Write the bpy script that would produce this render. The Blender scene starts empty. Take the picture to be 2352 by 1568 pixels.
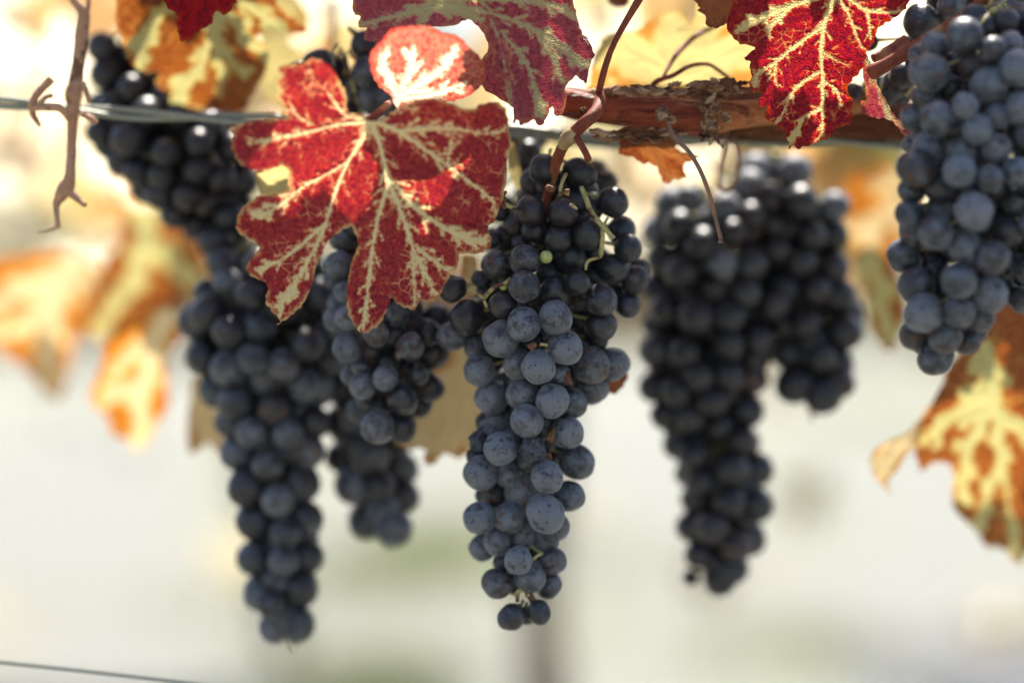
import bpy, bmesh, math, random
import numpy as np
from mathutils import Vector, Matrix, Euler
from mathutils.geometry import delaunay_2d_cdt
R = math.radians
random.seed(7); rng = np.random.default_rng(7)
sc = bpy.context.scene
C = sc.collection

# ------------------------------------------------------------------ camera, world, sun, exposure
FOC = 1.065                       # metres to the central bunch
cd = bpy.data.cameras.new('camera'); cam = bpy.data.objects.new('camera', cd); C.objects.link(cam)
cd.lens = 85; cd.sensor_width = 36; cd.clip_start = .05; cd.clip_end = 900
cam.location = (0, 0, 1.0); cam.rotation_euler = (R(90), 0, 0)
cd.dof.use_dof = True; cd.dof.focus_distance = FOC; cd.dof.aperture_fstop = 2.0
cd.dof.aperture_blades = 0
sc.camera = cam
SUN_EL, SUN_AZ = R(67), R(8)      # azimuth measured from +Y towards +X: the sun stands behind the vines
SUN = Vector((math.sin(SUN_AZ)*math.cos(SUN_EL), math.cos(SUN_AZ)*math.cos(SUN_EL), math.sin(SUN_EL)))
w = bpy.data.worlds.new('World'); sc.world = w; w.use_nodes = True
sky = w.node_tree.nodes.new('ShaderNodeTexSky'); sky.sky_type = 'NISHITA'; sky.sun_disc = False
sky.sun_elevation = SUN_EL; sky.sun_rotation = SUN_AZ
sky.air_density = 1.0; sky.dust_density = 2.5; sky.ozone_density = 1.0
bg = w.node_tree.nodes['Background']; bg.inputs['Strength'].default_value = .105
w.node_tree.links.new(sky.outputs[0], bg.inputs['Color'])
sl = bpy.data.lights.new('sun', 'SUN'); sl.energy = 5.0; sl.angle = R(.53); sl.color = (1, .95, .87)
so = bpy.data.objects.new('sun', sl); C.objects.link(so); so.rotation_euler = SUN.to_track_quat('Z', 'Y').to_euler()
sc.view_settings.view_transform = 'Standard'; sc.view_settings.look = 'None'
sc.view_settings.exposure = 1.46; sc.view_settings.gamma = 1

# ------------------------------------------------------------------ placing helpers
K = 36/85/2352                     # metres per picture unit (2352 across) at one metre
def P(x, y, d):
    return Vector(((x-1176)*K*d, d, 1.0-(y-784)*K*d))
def Z(pts, f, ox, oy):             # measured in an enlarged crop -> picture units
    return [(p[0]*f+ox, p[1]*f+oy) + tuple(p[2:]) for p in pts]
zA = lambda l: Z(l, .36, 987.8, 329.3)
zB = lambda l: Z(l, .42, 987.8, 846.7)
z1 = lambda l: Z(l, .36, 0, 0)
z2 = lambda l: Z(l, .51, 470.4, 0)
z3 = lambda l: Z(l, .36, 1129, 0)
z4 = lambda l: Z(l, .36, 1693.4, 0)
z5 = lambda l: Z(l, .60, 1881.6, 376.3)
z7 = lambda l: Z(l, .42, 0, 470.4)
zE = lambda l: Z(l, .33, 376.3, 517.4)

def tag(o, label=None, cat=None, group=None, kind=None):
    if label: o['label'] = label
    if cat: o['category'] = cat
    if group: o['group'] = group
    if kind: o['kind'] = kind
    return o
def empty(name, loc):
    o = bpy.data.objects.new(name, None); C.objects.link(o); o.location = loc; o.empty_display_size = .01
    return o
def link(name, me, parent=None, mat=None):
    o = bpy.data.objects.new(name, me); C.objects.link(o)
    if mat: me.materials.clear(); me.materials.append(mat)
    if parent: o.parent = parent
    return o
def mesh(name, verts, faces, smooth=True):
    me = bpy.data.meshes.new(name); me.from_pydata([tuple(v) for v in verts], [], faces); me.update()
    if smooth: me.polygons.foreach_set('use_smooth', [True]*len(me.polygons))
    return me
def smooth_path(pts, n=6):         # Catmull-Rom through vectors of any length
    pts = [np.array(p, float) for p in pts]
    out = []
    for i in range(len(pts)-1):
        p0 = pts[max(i-1, 0)]; p1 = pts[i]; p2 = pts[i+1]; p3 = pts[min(i+2, len(pts)-1)]
        for j in range(n):
            t = j/n
            out.append(.5*((2*p1)+(-p0+p2)*t+(2*p0-5*p1+4*p2-p3)*t*t+(-p0+3*p1-3*p2+p3)*t**3))
    out.append(pts[-1]); return out
class Tubes:
    """collects round tapering tubes in world space, made relative to an origin when built"""
    def __init__(s): s.v = []; s.f = []
    def add(s, pts, n=6, seg=10, rough=0.0, sub=5, seed=0, flat=1.0):   # pts: (x, y, z, r) world
        pts = smooth_path(pts, sub) if len(pts) > 2 else [np.array(p, float) for p in pts]
        rg = random.Random(seed); base = len(s.v); prev = None
        m = len(pts)
        for i, p in enumerate(pts):
            a = pts[max(i-1, 0)][:3]; b = pts[min(i+1, m-1)][:3]; t = Vector(b-a)
            if t.length < 1e-9: t = Vector((0, 0, 1))
            t.normalize()
            if prev is None: prev = t.orthogonal().normalized()
            u = (prev - t*prev.dot(t))
            if u.length < 1e-6: u = t.orthogonal()
            u.normalize(); prev = u; v = t.cross(u)
            for k in range(seg):
                an = 2*math.pi*k/seg
                r = max(p[3], 1e-5)*(1+rough*(rg.random()-.5)*2)
                s.v.append(Vector(p[:3]) + u*math.cos(an)*r + v*math.sin(an)*r*flat)
        for i in range(m-1):
            for k in range(seg):
                a = base+i*seg+k; b = base+i*seg+(k+1) % seg
                s.f.append((a, b, b+seg, a+seg))
        s.f.append(tuple(base+k for k in range(seg))[::-1]); s.f.append(tuple(base+(m-1)*seg+k for k in range(seg)))
        return s
    def build(s, name, mat, parent=None, origin=None):
        o = origin if origin is not None else (parent.matrix_world.translation if parent else Vector((0, 0, 0)))
        if parent is not None and origin is None: o = Vector(parent.location)
        ob = link(name, mesh(name, [v-o for v in s.v], s.f), parent, mat)
        if parent is None: ob.location = o
        return ob
def path3(pts, d=None):            # (x, y, r) or (x, y, r, d) in picture units -> world (x,y,z,r)
    out = []
    for p in pts:
        dd = p[3] if len(p) > 3 else d
        q = P(p[0], p[1], dd); out.append((q.x, q.y, q.z, p[2]*K*dd))
    return out

# ------------------------------------------------------------------ materials
class NT:
    def __init__(s, name):
        s.m = bpy.data.materials.new(name); s.m.use_nodes = True; s.t = s.m.node_tree; s.n = s.t.nodes; s.n.clear()
    def node(s, ty, ins=None, **kw):
        n = s.n.new(ty)
        for k, v in kw.items(): setattr(n, k, v)
        for k, v in (ins or {}).items():
            if isinstance(v, bpy.types.NodeSocket): s.t.links.new(v, n.inputs[k])
            elif v is not None:
                if isinstance(v, tuple) and len(v) == 3 and n.inputs[k].type == 'RGBA': v = v+(1,)
                n.inputs[k].default_value = v
        return n
    def math(s, op, a, b=None, c=None, clamp=False):
        ins = {0: a}
        if b is not None: ins[1] = b
        if c is not None: ins[2] = c
        return s.node('ShaderNodeMath', ins, operation=op, use_clamp=clamp).outputs[0]
    def noise(s, vec, scale, detail=3, rough=.55, lac=2.0):
        return s.node('ShaderNodeTexNoise', {'Vector': vec, 'Scale': scale, 'Detail': detail, 'Roughness': rough, 'Lacunarity': lac}).outputs['Fac']
    def ss(s, v, a, b):            # smoothstep
        return s.node('ShaderNodeMapRange', {'Value': v, 'From Min': a, 'From Max': b}, interpolation_type='SMOOTHSTEP').outputs[0]
    def mix(s, f, a, b, blend='MIX'):
        n = s.node('ShaderNodeMix', {}, data_type='RGBA', blend_type=blend)
        for idx, v in ((0, f), (6, a), (7, b)):
            if isinstance(v, bpy.types.NodeSocket): s.t.links.new(v, n.inputs[idx])
            else: n.inputs[idx].default_value = (v+(1,)) if isinstance(v, tuple) and len(v) == 3 else v
        return n.outputs[2]
    def attr(s, name): return s.node('ShaderNodeAttribute', attribute_name=name).outputs
    def out(s, sh, disp=None):
        o = s.node('ShaderNodeOutputMaterial', {'Surface': sh}); return s.m
    def bump(s, h, dist, strength=1.0):
        return s.node('ShaderNodeBump', {'Height': h, 'Distance': dist, 'Strength': strength}).outputs[0]

def grape_material():
    """object colour: R = bloom cover, G = brown scar, B = how dusty the bloom is"""
    t = NT('grape_skin')
    tc = t.node('ShaderNodeTexCoord').outputs['Object']
    oi = t.node('ShaderNodeObjectInfo')
    sep = t.node('ShaderNodeSeparateColor', {0: oi.outputs['Color']}).outputs
    off = t.node('ShaderNodeVectorMath', {0: tc, 1: t.node('ShaderNodeCombineXYZ', {0: t.math('MULTIPLY', oi.outputs['Random'], 37.0), 1: t.math('MULTIPLY', oi.outputs['Random'], 11.0)}).outputs[0]}, operation='ADD').outputs[0]
    # the mesh is a unit sphere scaled on the object
    n1 = t.noise(off, 1.3, 4, .6); n2 = t.noise(off, 5.0, 5, .7); n3 = t.noise(off, 22.0, 2, .5)
    wipe = t.math('ADD', t.math('MULTIPLY', n1, .75), t.math('MULTIPLY', n2, .35))
    thr = t.math('SUBTRACT', 1.04, t.math('MULTIPLY', sep[0], .66))
    bloom = t.ss(t.math('SUBTRACT', wipe, thr), -.20, .16)
    bloom = t.math('MAXIMUM', bloom, t.math('MULTIPLY', sep[0], .22))
    # small dark lenticels where the bloom is missing
    vor = t.node('ShaderNodeTexVoronoi', {'Vector': off, 'Scale': 3.0, 'Randomness': 1.0})
    dist = t.math('ADD', vor.outputs['Distance'], t.math('MULTIPLY', t.math('SUBTRACT', n3, .5), .22))
    vr = t.node('ShaderNodeSeparateColor', {0: vor.outputs['Color']}).outputs
    dots = t.math('MULTIPLY', t.math('SUBTRACT', 1.0, t.ss(dist, .13, .26)), t.ss(vr[0], .35, .6))
    dots = t.math('MULTIPLY', dots, t.ss(n1, .30, .45))
    vor2 = t.node('ShaderNodeTexVoronoi', {'Vector': off, 'Scale': 6.0, 'Randomness': 1.0})
    d2 = t.math('SUBTRACT', 1.0, t.ss(vor2.outputs['Distance'], .10, .24))
    dots = t.math('MAXIMUM', dots, t.math('MULTIPLY', d2, t.math('MULTIPLY', t.ss(n2, .46, .6), .8)))
    bloom = t.math('MULTIPLY', bloom, t.math('SUBTRACT', 1.0, t.math('MULTIPLY', dots, .95)))
    w2 = t.noise(t.node('ShaderNodeVectorMath', {0: off, 1: (5.3, 1.7, 9.1)}, operation='ADD').outputs[0], 1.9, 5, .62)
    bloom = t.math('MULTIPLY', bloom, t.math('SUBTRACT', 1.0, t.math('MULTIPLY', t.ss(w2, .56, .64), .8)))
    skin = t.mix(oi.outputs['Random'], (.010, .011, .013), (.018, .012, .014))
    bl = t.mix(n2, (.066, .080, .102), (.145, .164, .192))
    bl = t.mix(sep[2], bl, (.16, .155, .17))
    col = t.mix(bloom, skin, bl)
    scar = t.math('MULTIPLY', t.ss(t.noise(off, 2.1, 5, .68), .535, .60), t.ss(sep[1], .3, .6))
    col = t.mix(scar, col, t.mix(n2, (.030, .014, .010), (.20, .085, .04)))
    ro = t.math('ADD', .32, t.math('MULTIPLY', bloom, .22))
    b = t.bump(t.math('ADD', t.math('MULTIPLY', n3, .25), t.math('ADD', t.math('MULTIPLY', n2, .6), scar)), .00022)
    p = t.node('ShaderNodeBsdfPrincipled', {'Base Color': col, 'Roughness': ro, 'Normal': b, 'Specular IOR Level': .45,
        'Sheen Weight': t.math('MULTIPLY', bloom, .35), 'Sheen Roughness': .35, 'Sheen Tint': (.85, .9, 1.0)})
    return t.out(p.outputs[0])
def raisin_material():
    t = NT('shrivelled_skin'); tc = t.node('ShaderNodeTexCoord').outputs['Object']
    n = t.noise(tc, 3.0, 5, .65); v = t.noise(tc, 9.0, 3)
    col = t.mix(t.ss(n, .35, .65), (.012, .012, .016), (.075, .085, .105))
    p = t.node('ShaderNodeBsdfPrincipled', {'Base Color': col, 'Roughness': .6, 'Normal': t.bump(t.math('ADD', n, t.math('MULTIPLY', v, .4)), .0012)})
    return t.out(p.outputs[0])
def stem_material(name, a, b, c, rough=.55, sc_=260, stretch=.25, spec=.25):
    t = NT(name); geo = t.node('ShaderNodeNewGeometry').outputs['Position']
    mp = t.node('ShaderNodeMapping', {'Vector': geo, 'Scale': (1, 1, stretch)}).outputs[0]
    n = t.noise(mp, sc_, 5, .65); m = t.noise(geo, sc_*.22, 3, .6)
    col = t.mix(t.ss(n, .35, .65), a, b); col = t.mix(t.ss(m, .52, .66), col, c)
    p = t.node('ShaderNodeBsdfPrincipled', {'Base Color': col, 'Roughness': rough, 'Normal': t.bump(n, .0006), 'Specular IOR Level': spec})
    return t.out(p.outputs[0])
def bark_material(name, cols, sc_=90, stretch=.12, dist=.0022, rough=.75):
    t = NT(name); geo = t.node('ShaderNodeNewGeometry').outputs['Position']
    wob = t.node('ShaderNodeTexNoise', {'Vector': geo, 'Scale': 30.0}).outputs['Color']
    wv = t.node('ShaderNodeVectorMath', {0: geo, 1: t.node('ShaderNodeVectorMath', {0: wob, 'Scale': .012}, operation='SCALE').outputs[0]}, operation='ADD').outputs[0]
    mp = t.node('ShaderNodeMapping', {'Vector': wv, 'Scale': (stretch, 1, 1)}).outputs[0]
    n = t.noise(mp, sc_*4, 6, .68); m = t.noise(mp, sc_, 4, .6); b = t.noise(geo, sc_*.35, 3, .6)
    col = t.mix(t.ss(n, .3, .7), cols[0], cols[1]); col = t.mix(t.ss(m, .5, .62), col, cols[2])
    col = t.mix(t.ss(b, .55, .7), col, cols[3])
    crack = t.ss(m, .36, .42); col = t.mix(crack, cols[4], col)
    h = t.math('ADD', t.math('MULTIPLY', n, .5), t.math('MULTIPLY', t.ss(m, .34, .5), 1.0))
    p = t.node('ShaderNodeBsdfPrincipled', {'Base Color': col, 'Roughness': rough, 'Normal': t.bump(h, dist), 'Specular IOR Level': .2})
    return t.out(p.outputs[0])
def leaf_material(name, vein, mid, red, dark, edge, raggedy=7.0, spread=16.0, trans=.55, gloss=.35, tert=.5, blotch=.0, seed=0.0, tscale=1.0):
    """attributes on the mesh: vd = distance to the nearest vein edge, ed = distance to the leaf edge,
    pat = how far the leaf has turned there (0 yellow .. 1 red), lc = flat coordinates of the blade"""
    t = NT(name)
    lc = t.attr('lc')[1]; vd = t.attr('vd')[2]; ed = t.attr('ed')[2]; pat = t.attr('pat')[2]
    lc = t.node('ShaderNodeVectorMath', {0: lc, 1: (seed, seed*.7, 0)}, operation='ADD').outputs[0]
    n1 = t.noise(lc, 9.0, 4, .6); n2 = t.noise(lc, 2.2, 3, .55); n3 = t.noise(lc, 30.0, 3, .6)
    r = t.math('ADD', vd, t.math('MULTIPLY', t.math('SUBTRACT', n1, .5), raggedy*2.4))
    r = t.math('ADD', r, t.math('MULTIPLY', t.math('SUBTRACT', n3, .5), raggedy*.8))
    # fine net of smallest veins
    vo = t.node('ShaderNodeTexVoronoi', {'Vector': lc, 'Scale': 4.6*tscale, 'Randomness': 1.0}, feature='DISTANCE_TO_EDGE').outputs[0]
    vf = t.node('ShaderNodeTexVoronoi', {'Vector': lc, 'Scale': 17.0*tscale, 'Randomness': 1.0}, feature='DISTANCE_TO_EDGE').outputs[0]
    net = t.math('MULTIPLY', t.math('SUBTRACT', 1.0, t.ss(t.math('ADD', vo, t.math('MULTIPLY', t.math('SUBTRACT', n3, .5), .12)), .0, .13)), t.ss(n2, .40, .66))
    netf = t.math('SUBTRACT', 1.0, t.ss(vf, .0, .10))
    p_ = t.math('ADD', pat, t.math('MULTIPLY', t.math('SUBTRACT', n2, .5), .95))
    lo = t.math('MULTIPLY', t.math('SUBTRACT', 1.0, p_), spread*1.8)
    turn = t.ss(t.math('SUBTRACT', r, lo), -spread*.55, spread*.95)
    turn = t.math('MULTIPLY', turn, t.math('SUBTRACT', 1.0, t.math('MULTIPLY', net, tert)))
    turn = t.math('MULTIPLY', turn, t.ss(p_, .05, .40))
    c = t.mix(t.ss(turn, .05, .50), vein, mid); c = t.mix(t.ss(turn, .30, .80), c, red); c = t.mix(t.math('MULTIPLY', t.ss(n3, .45, .7), .35), c, mid)
    c = t.mix(t.math('MULTIPLY', t.ss(n1, .40, .62), t.ss(turn, .6, 1.0)), c, dark)
    c = t.mix(t.math('MULTIPLY', netf, .22), c, mid)
    if blotch > 0:
        c = t.mix(t.math('MULTIPLY', t.ss(t.noise(lc, 5.0, 5, .7), .60, .68), blotch), c, (.10, .035, .012))
    eg = t.math('SUBTRACT', 1.0, t.ss(t.math('ADD', ed, t.math('MULTIPLY', t.math('SUBTRACT', n1, .5), 16.0)), .0, 12.0))
    c = t.mix(t.math('MULTIPLY', eg, t.math('MULTIPLY', t.ss(n2, .38, .6), .75)), c, edge)
    c = t.mix(t.ss(t.math('SUBTRACT', 0.0, vd), 0.0, 2.5), c, vein)
    # relief
    h = t.math('ADD', t.math('MULTIPLY', t.ss(vd, -4.0, 10.0), 1.2), t.math('ADD', t.math('MULTIPLY', n1, .5), t.math('MULTIPLY', vf, .9)))
    b = t.bump(h, .0013)
    hs = t.node('ShaderNodeHueSaturation', {'Saturation': 1.12, 'Value': 1.0, 'Color': c}).outputs[0]
    pr = t.node('ShaderNodeBsdfPrincipled', {'Base Color': c, 'Roughness': t.math('ADD', .42, t.math('MULTIPLY', n1, .2)), 'Normal': b, 'Specular IOR Level': gloss})
    tr = t.node('ShaderNodeBsdfTranslucent', {'Color': hs, 'Normal': b})
    mx = t.node('ShaderNodeMixShader', {0: min(.65, trans+.10), 1: pr.outputs[0], 2: tr.outputs[0]})
    return t.out(mx.outputs[0])

def simple_leaf_material(name, cols, trans=.5, ro=.42):
    t = NT(name); tc = t.node('ShaderNodeTexCoord').outputs['Object']; oi = t.node('ShaderNodeNewGeometry').outputs['Random Per Island']
    ob = t.node('ShaderNodeObjectInfo').outputs['Random']
    r = t.math('FRACT', t.math('ADD', oi, ob))
    cr = t.node('ShaderNodeValToRGB', {0: r}); e = cr.color_ramp.elements
    e[0].color = cols[0]+(1,); e[1].color = cols[-1]+(1,)
    for i, c in enumerate(cols[1:-1]): x = e.new((i+1)/(len(cols)-1)); x.color = c+(1,)
    n = t.noise(tc, 40, 3); c = t.mix(t.ss(n, .45, .65), cr.outputs[0], cols[1])
    pr = t.node('ShaderNodeBsdfPrincipled', {'Base Color': c, 'Roughness': ro})
    tr = t.node('ShaderNodeBsdfTranslucent', {'Color': c})
    return t.out(t.node('ShaderNodeMixShader', {0: trans, 1: pr.outputs[0], 2: tr.outputs[0]}).outputs[0])

M = {}
M['grape'] = grape_material(); M['raisin'] = raisin_material()
M['green_berry'] = stem_material('unripe_berry', (.28, .32, .10), (.40, .42, .16), (.20, .12, .04), .4, 180, 1)
M['pedicel'] = stem_material('green_bunch_stem', (.30, .26, .09), (.42, .38, .17), (.09, .035, .02), .5, 420, 1)
M['dry_pedicel'] = stem_material('dry_bunch_stem', (.10, .035, .02), (.20, .08, .035), (.34, .24, .09), .6, 420, 1)
M['red_stem'] = stem_material('red_brown_stem', (.14, .026, .016), (.21, .05, .022), (.30, .13, .06), .6, 240, .3)
M['node_stem'] = stem_material('pale_stem_node', (.36, .27, .14), (.30, .19, .09), (.18, .06, .03), .5, 240, .6)
M['cane'] = bark_material('smooth_red_cane', ((.15, .025, .013), (.32, .075, .030), (.23, .040, .018), (.44, .16, .06), (.08, .016, .010)), 110, .06, .0016, .5)
M['cane_orange'] = bark_material('orange_brown_cane', ((.26, .075, .026), (.48, .20, .075), (.37, .12, .042), (.26, .06, .025), (.14, .035, .016)), 110, .06, .0016, .5)
M['bark'] = bark_material('old_vine_bark', ((.10, .040, .022), (.21, .085, .040), (.28, .115, .05), (.13, .045, .022), (.02, .012, .01)), 45, .10, .003, .85)
M['pale_bark'] = bark_material('sunlit_trunk_bark', ((.30, .23, .15), (.42, .33, .23), (.46, .37, .26), (.32, .24, .16), (.14, .09, .06)), 20, 1, .004, .9)  # paler than the other bark, sunlight on the trunks put into the colour
M['flake'] = bark_material('peeling_bark', ((.12, .055, .03), (.28, .14, .07), (.42, .28, .17), (.16, .07, .035), (.03, .015, .01)), 110, .5, .002, .85)
M['grey_cane'] = bark_material('dry_cane_bark', ((.36, .19, .11), (.48, .28, .17), (.42, .22, .12), (.55, .38, .25), (.16, .08, .045)), 70, 1, .0008, .6)
M['tendril'] = stem_material('dry_tendril', (.14, .075, .055), (.24, .13, .09), (.30, .12, .05), .5, 300, .3)

# ------------------------------------------------------------------ setting: ground, path, next rows
def ground_material(name, a, b, c, sc_=1.0):
    t = NT(name); g = t.node('ShaderNodeNewGeometry').outputs['Position']
    st = t.node('ShaderNodeMapping', {'Vector': g, 'Scale': (1, .22, 1)}).outputs[0]
    n = t.noise(st, .75*sc_, 4, .6); m = t.noise(g, 7*sc_, 5, .7); q = t.noise(g, 60*sc_, 3, .7); w_ = t.noise(st, .42*sc_, 2, .5)
    col = t.mix(m, a, b); col = t.mix(t.ss(n, .47, .66), col, c); col = t.mix(t.ss(w_, .48, .66), col, (a[0]*1.25, a[1]*1.16, a[2]*.98)); col = t.mix(t.math('MULTIPLY', q, .35), col, a)
    p = t.node('ShaderNodeBsdfPrincipled', {'Base Color': col, 'Roughness': .9, 'Normal': t.bump(t.math('ADD', m, q), .03)})
    return t.out(p.outputs[0])
gm = ground_material('dry_grass_ground', (.190, .190, .165), (.240, .240, .212), (.185, .205, .125))
bm = bmesh.new()
bmesh.ops.create_grid(bm, x_segments=60, y_segments=60, size=400)
for v in bm.verts:
    far = max(0, v.co.y-60); v.co.z = .00006*far*far*.4 + (.02*math.sin(v.co.x*.9)*math.cos(v.co.y*.7) if abs(v.co.x) < 60 else 0)*0
me = bpy.data.meshes.new('ground'); bm.to_mesh(me); bm.free(); tag(link('ground', me, None, gm), kind='structure')
pm = ground_material('pale_gravel', (.20, .20, .20), (.235, .235, .235), (.205, .205, .20), 2)
pv = [(.8, 2.2, .004), (6, 2.2, .004), (9, 8.3, .004), (1.0, 8.3, .004)]
tag(link('path', mesh('path', pv, [(0, 1, 2, 3)], False), None, pm), kind='structure')

def leaf_template(seed, size=1.0):  # five-lobed vine leaf, bent, a fan of triangles; z is the blade normal
    rg = random.Random(seed); pts = []
    lob = [(0, 1.0), (62, .86), (122, .66)]
    N = 40
    for i in range(N):
        a = -165+330*i/(N-1); aa = abs(a); r = .30
        for (la, lr) in lob:
            q = abs(aa-la)/32.0; r = max(r, lr*(1-.42*min(q, 1.3)**1.5))
        r *= 1+(.06 if i % 2 else -.05)+rg.uniform(-.04, .04)
        pts.append((r*math.sin(R(a)), r*math.cos(R(a))))
    fold = rg.uniform(.2, .5); droop = rg.uniform(.1, .45); tw = rg.uniform(-.3, .3)
    def bend(x, y): return (x*size, y*size, size*(fold*abs(x)-droop*(x*x+y*y)+tw*x*y+.06*math.sin(9*x+seed)+.05*math.sin(8*y)))
    v = [bend(0, 0)]+[bend(x*.55, y*.55) for x, y in pts]+[bend(x, y) for x, y in pts]
    f = []
    for i in range(N-1):
        f.append((0, 1+i, 2+i)); f.append((1+i, 1+N+i, 2+N+i, 2+i))
    return v, f
TPL = [leaf_template(s) for s in range(6)]
M['row_leaf'] = simple_leaf_material('next_row_leaf', [(.46, .36, .18), (.55, .48, .30), (.36, .37, .18), (.50, .27, .12), (.34, .37, .20)], .5, .24)
M['shade_canopy_leaf'] = simple_leaf_material('shade_canopy_leaf', [(.42, .30, .10), (.35, .13, .06), (.30, .30, .09), (.45, .16, .05), (.36, .32, .12)], .35)
def rand_rot(rg, face=None):
    e = Euler((rg.uniform(-1, 1)*1.0+1.2, rg.uniform(-.7, .7), rg.uniform(0, 6.28)))
    return e.to_matrix()
def foliage_mesh(name, centres, sizes, rg):
    V = []; F = []
    for c, s in zip(centres, sizes):
        v, f = TPL[rg.randrange(6)]; m = rand_rot(rg); b = len(V)
        V += [m @ (Vector(q)*s) + Vector(c) for q in v]; F += [tuple(b+i for i in q) for q in f]
    return mesh(name, V, F)
rg = random.Random(21)
rows = [(3.5, [(-2.7, 0), (-1.35, 1), (.05, 2), (1.4, 3), (2.75, 4)]), (7.2, [(-3.4, 5), (-2.0, 6), (-.75, 7), (1.9, 8), (3.2, 9), (4.5, 10)])]
sidew = ['far left end of the visible row', 'left of the camera axis', 'middle of the row with the trunk under the central bunch', 'right of the middle', 'far right end of the visible row']
for ri, (ry, vines) in enumerate(rows):
    for vi, (vx, k) in enumerate(vines):
        e = empty('grapevine', (vx, ry, 0))
        pl = 'blurred yellow grapevine %s row behind, %s' % ('in the next' if ri == 0 else 'in the second',
             ['leftmost of its row', 'second from the left', 'third from the left', 'third from the right' if ri else 'second from the right', 'second from the right' if ri else 'rightmost of its row', 'rightmost of its row'][vi])
        tag(e, pl, 'grapevine', 'grapevines in the rows behind')
        t = Tubes(); o = Vector(e.location)
        t.add([(vx+.09, ry, -.03, .05), (vx+.04, ry, .25, .042), (vx-.01, ry+.02, .6, .038), (vx, ry, 1.02, .045)], seg=10, rough=.12, seed=k)
        t.build('trunk', M['pale_bark'], e)
        t = Tubes()
        for s in (-1, 1): t.add([(vx, ry, 1.0, .035), (vx+s*.15, ry, 1.08, .03), (vx+s*.66, ry+.01, 1.1, .02)], seg=8, rough=.15, seed=k)
        t.build('cordon', M['bark'], e)
        cs = []; ss = []
        nn = 330 if ri == 0 else 300
        for _ in range(nn):
            cs.append(Vector((rg.uniform(-.7, .7), rg.gauss(0, .16), (rg.triangular(.98, 2.0, 1.35) if rg.random() < .97 else rg.uniform(.55, 1.0))+ (.0)))); ss.append(rg.uniform(.045, .085))
        tag(link('foliage', foliage_mesh('foliage', cs, ss, rg), e, M['row_leaf']), kind='stuff')
# far hedge of trees closing the valley
hv = NT('far_trees'); g_ = hv.node('ShaderNodeNewGeometry').outputs['Position']
pf = hv.node('ShaderNodeBsdfPrincipled', {'Base Color': hv.mix(hv.noise(g_, .25, 5, .7), (.34, .35, .24), (.54, .52, .38)), 'Roughness': .9})
M['far'] = hv.out(pf.outputs[0])
cs = []; ss = []
for _ in range(2500):
    cs.append((rg.uniform(-60, 60), rg.uniform(105, 118), rg.triangular(0, 6.5, 2))); ss.append(rg.uniform(.7, 1.5))
tag(link('distant_woodland', foliage_mesh('distant_woodland', cs, ss, rg), None, M['far']), 'pale blurred line of trees at the far edge of the vineyard', 'trees', kind='stuff')
# grass tufts on the ground
gt = NT('grass'); g_ = gt.node('ShaderNodeNewGeometry').outputs['Position']
pr = gt.node('ShaderNodeBsdfPrincipled', {'Base Color': gt.mix(gt.noise(g_, 6, 3), (.12, .14, .05), (.20, .22, .09)), 'Roughness': .6})
tr = gt.node('ShaderNodeBsdfTranslucent', {'Color': (.24, .26, .11, 1)})
M['grass'] = gt.out(gt.node('ShaderNodeMixShader', {0: .5, 1: pr.outputs[0], 2: tr.outputs[0]}).outputs[0])
V = []; F = []
for (X, Y, wd, dp, n) in [(900, 1310, .5, 1.0, 900), (860, 1575, .34, .5, 600), (1030, 1240, .5, 1.6, 800), (2010, 950, 1.6, 12, 2600), (1850, 1500, .5, .7, 300), (700, 1400, .9, .9, 300), (1400,1300,1,2,300)]:
    dd = 1/((Y-784)*K); cx = (X-1176)*K*dd
    for _ in range(n):
        x = cx+rg.gauss(0, wd*.5); y = dd+rg.gauss(0, dp*.5); h = rg.uniform(.04, .12); a = rg.uniform(0, 3.14); q = .006; b = len(V); l = rg.uniform(-.04, .04)
        V += [(x-q*math.cos(a), y-q*math.sin(a), 0), (x+q*math.cos(a), y+q*math.sin(a), 0), (x+l, y+l, h)]; F.append((b, b+1, b+2))
tag(link('grass', mesh('grass', V, F, False), None, M['grass']), 'green grass tufts scattered over the pale ground', 'grass', kind='stuff')

# ------------------------------------------------------------------ bunches of grapes
def ico(name, sub, lump=0.0, wrinkle=0.0, seed=0, squash=1.0):
    bm = bmesh.new(); bmesh.ops.create_icosphere(bm, subdivisions=sub, radius=1)
    from mathutils import noise
    for v in bm.verts:
        q = v.co.copy()
        s = 1+lump*(noise.noise(q*1.1+Vector((seed*9.1, 0, 0))))
        if wrinkle: s += wrinkle*(noise.ridged_multi_fractal(q*1.3+Vector((seed*5, 3, 1)), 1.0, 2.0, 4, .9, 2.0)-1.2)
        v.co = q*s; v.co.z *= squash
    me = bpy.data.meshes.new(name); bm.to_mesh(me); bm.free()
    me.polygons.foreach_set('use_smooth', [True]*len(me.polygons)); return me
BERRY = [ico('grape', 4, .11, 0, s, .95+.03*s) for s in range(6)]
BERRY_LO = [ico('grape', 3, .06, 0, s+4, .97+.02*s) for s in range(4)]
for m in BERRY+BERRY_LO: m.materials.append(M['grape'])
SHRIV = [ico('grape', 4, .35, .16, s+2) for s in range(3)]
for m in SHRIV: m.materials.append(M['raisin'])
BUMPY = [ico('grape', 4, .16, .05, s+2) for s in range(2)]
for m in BUMPY: m.materials.append(M['grape'])
GREEN = ico('unripe_grape', 3, .05); GREEN.materials.append(M['green_berry'])

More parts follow.
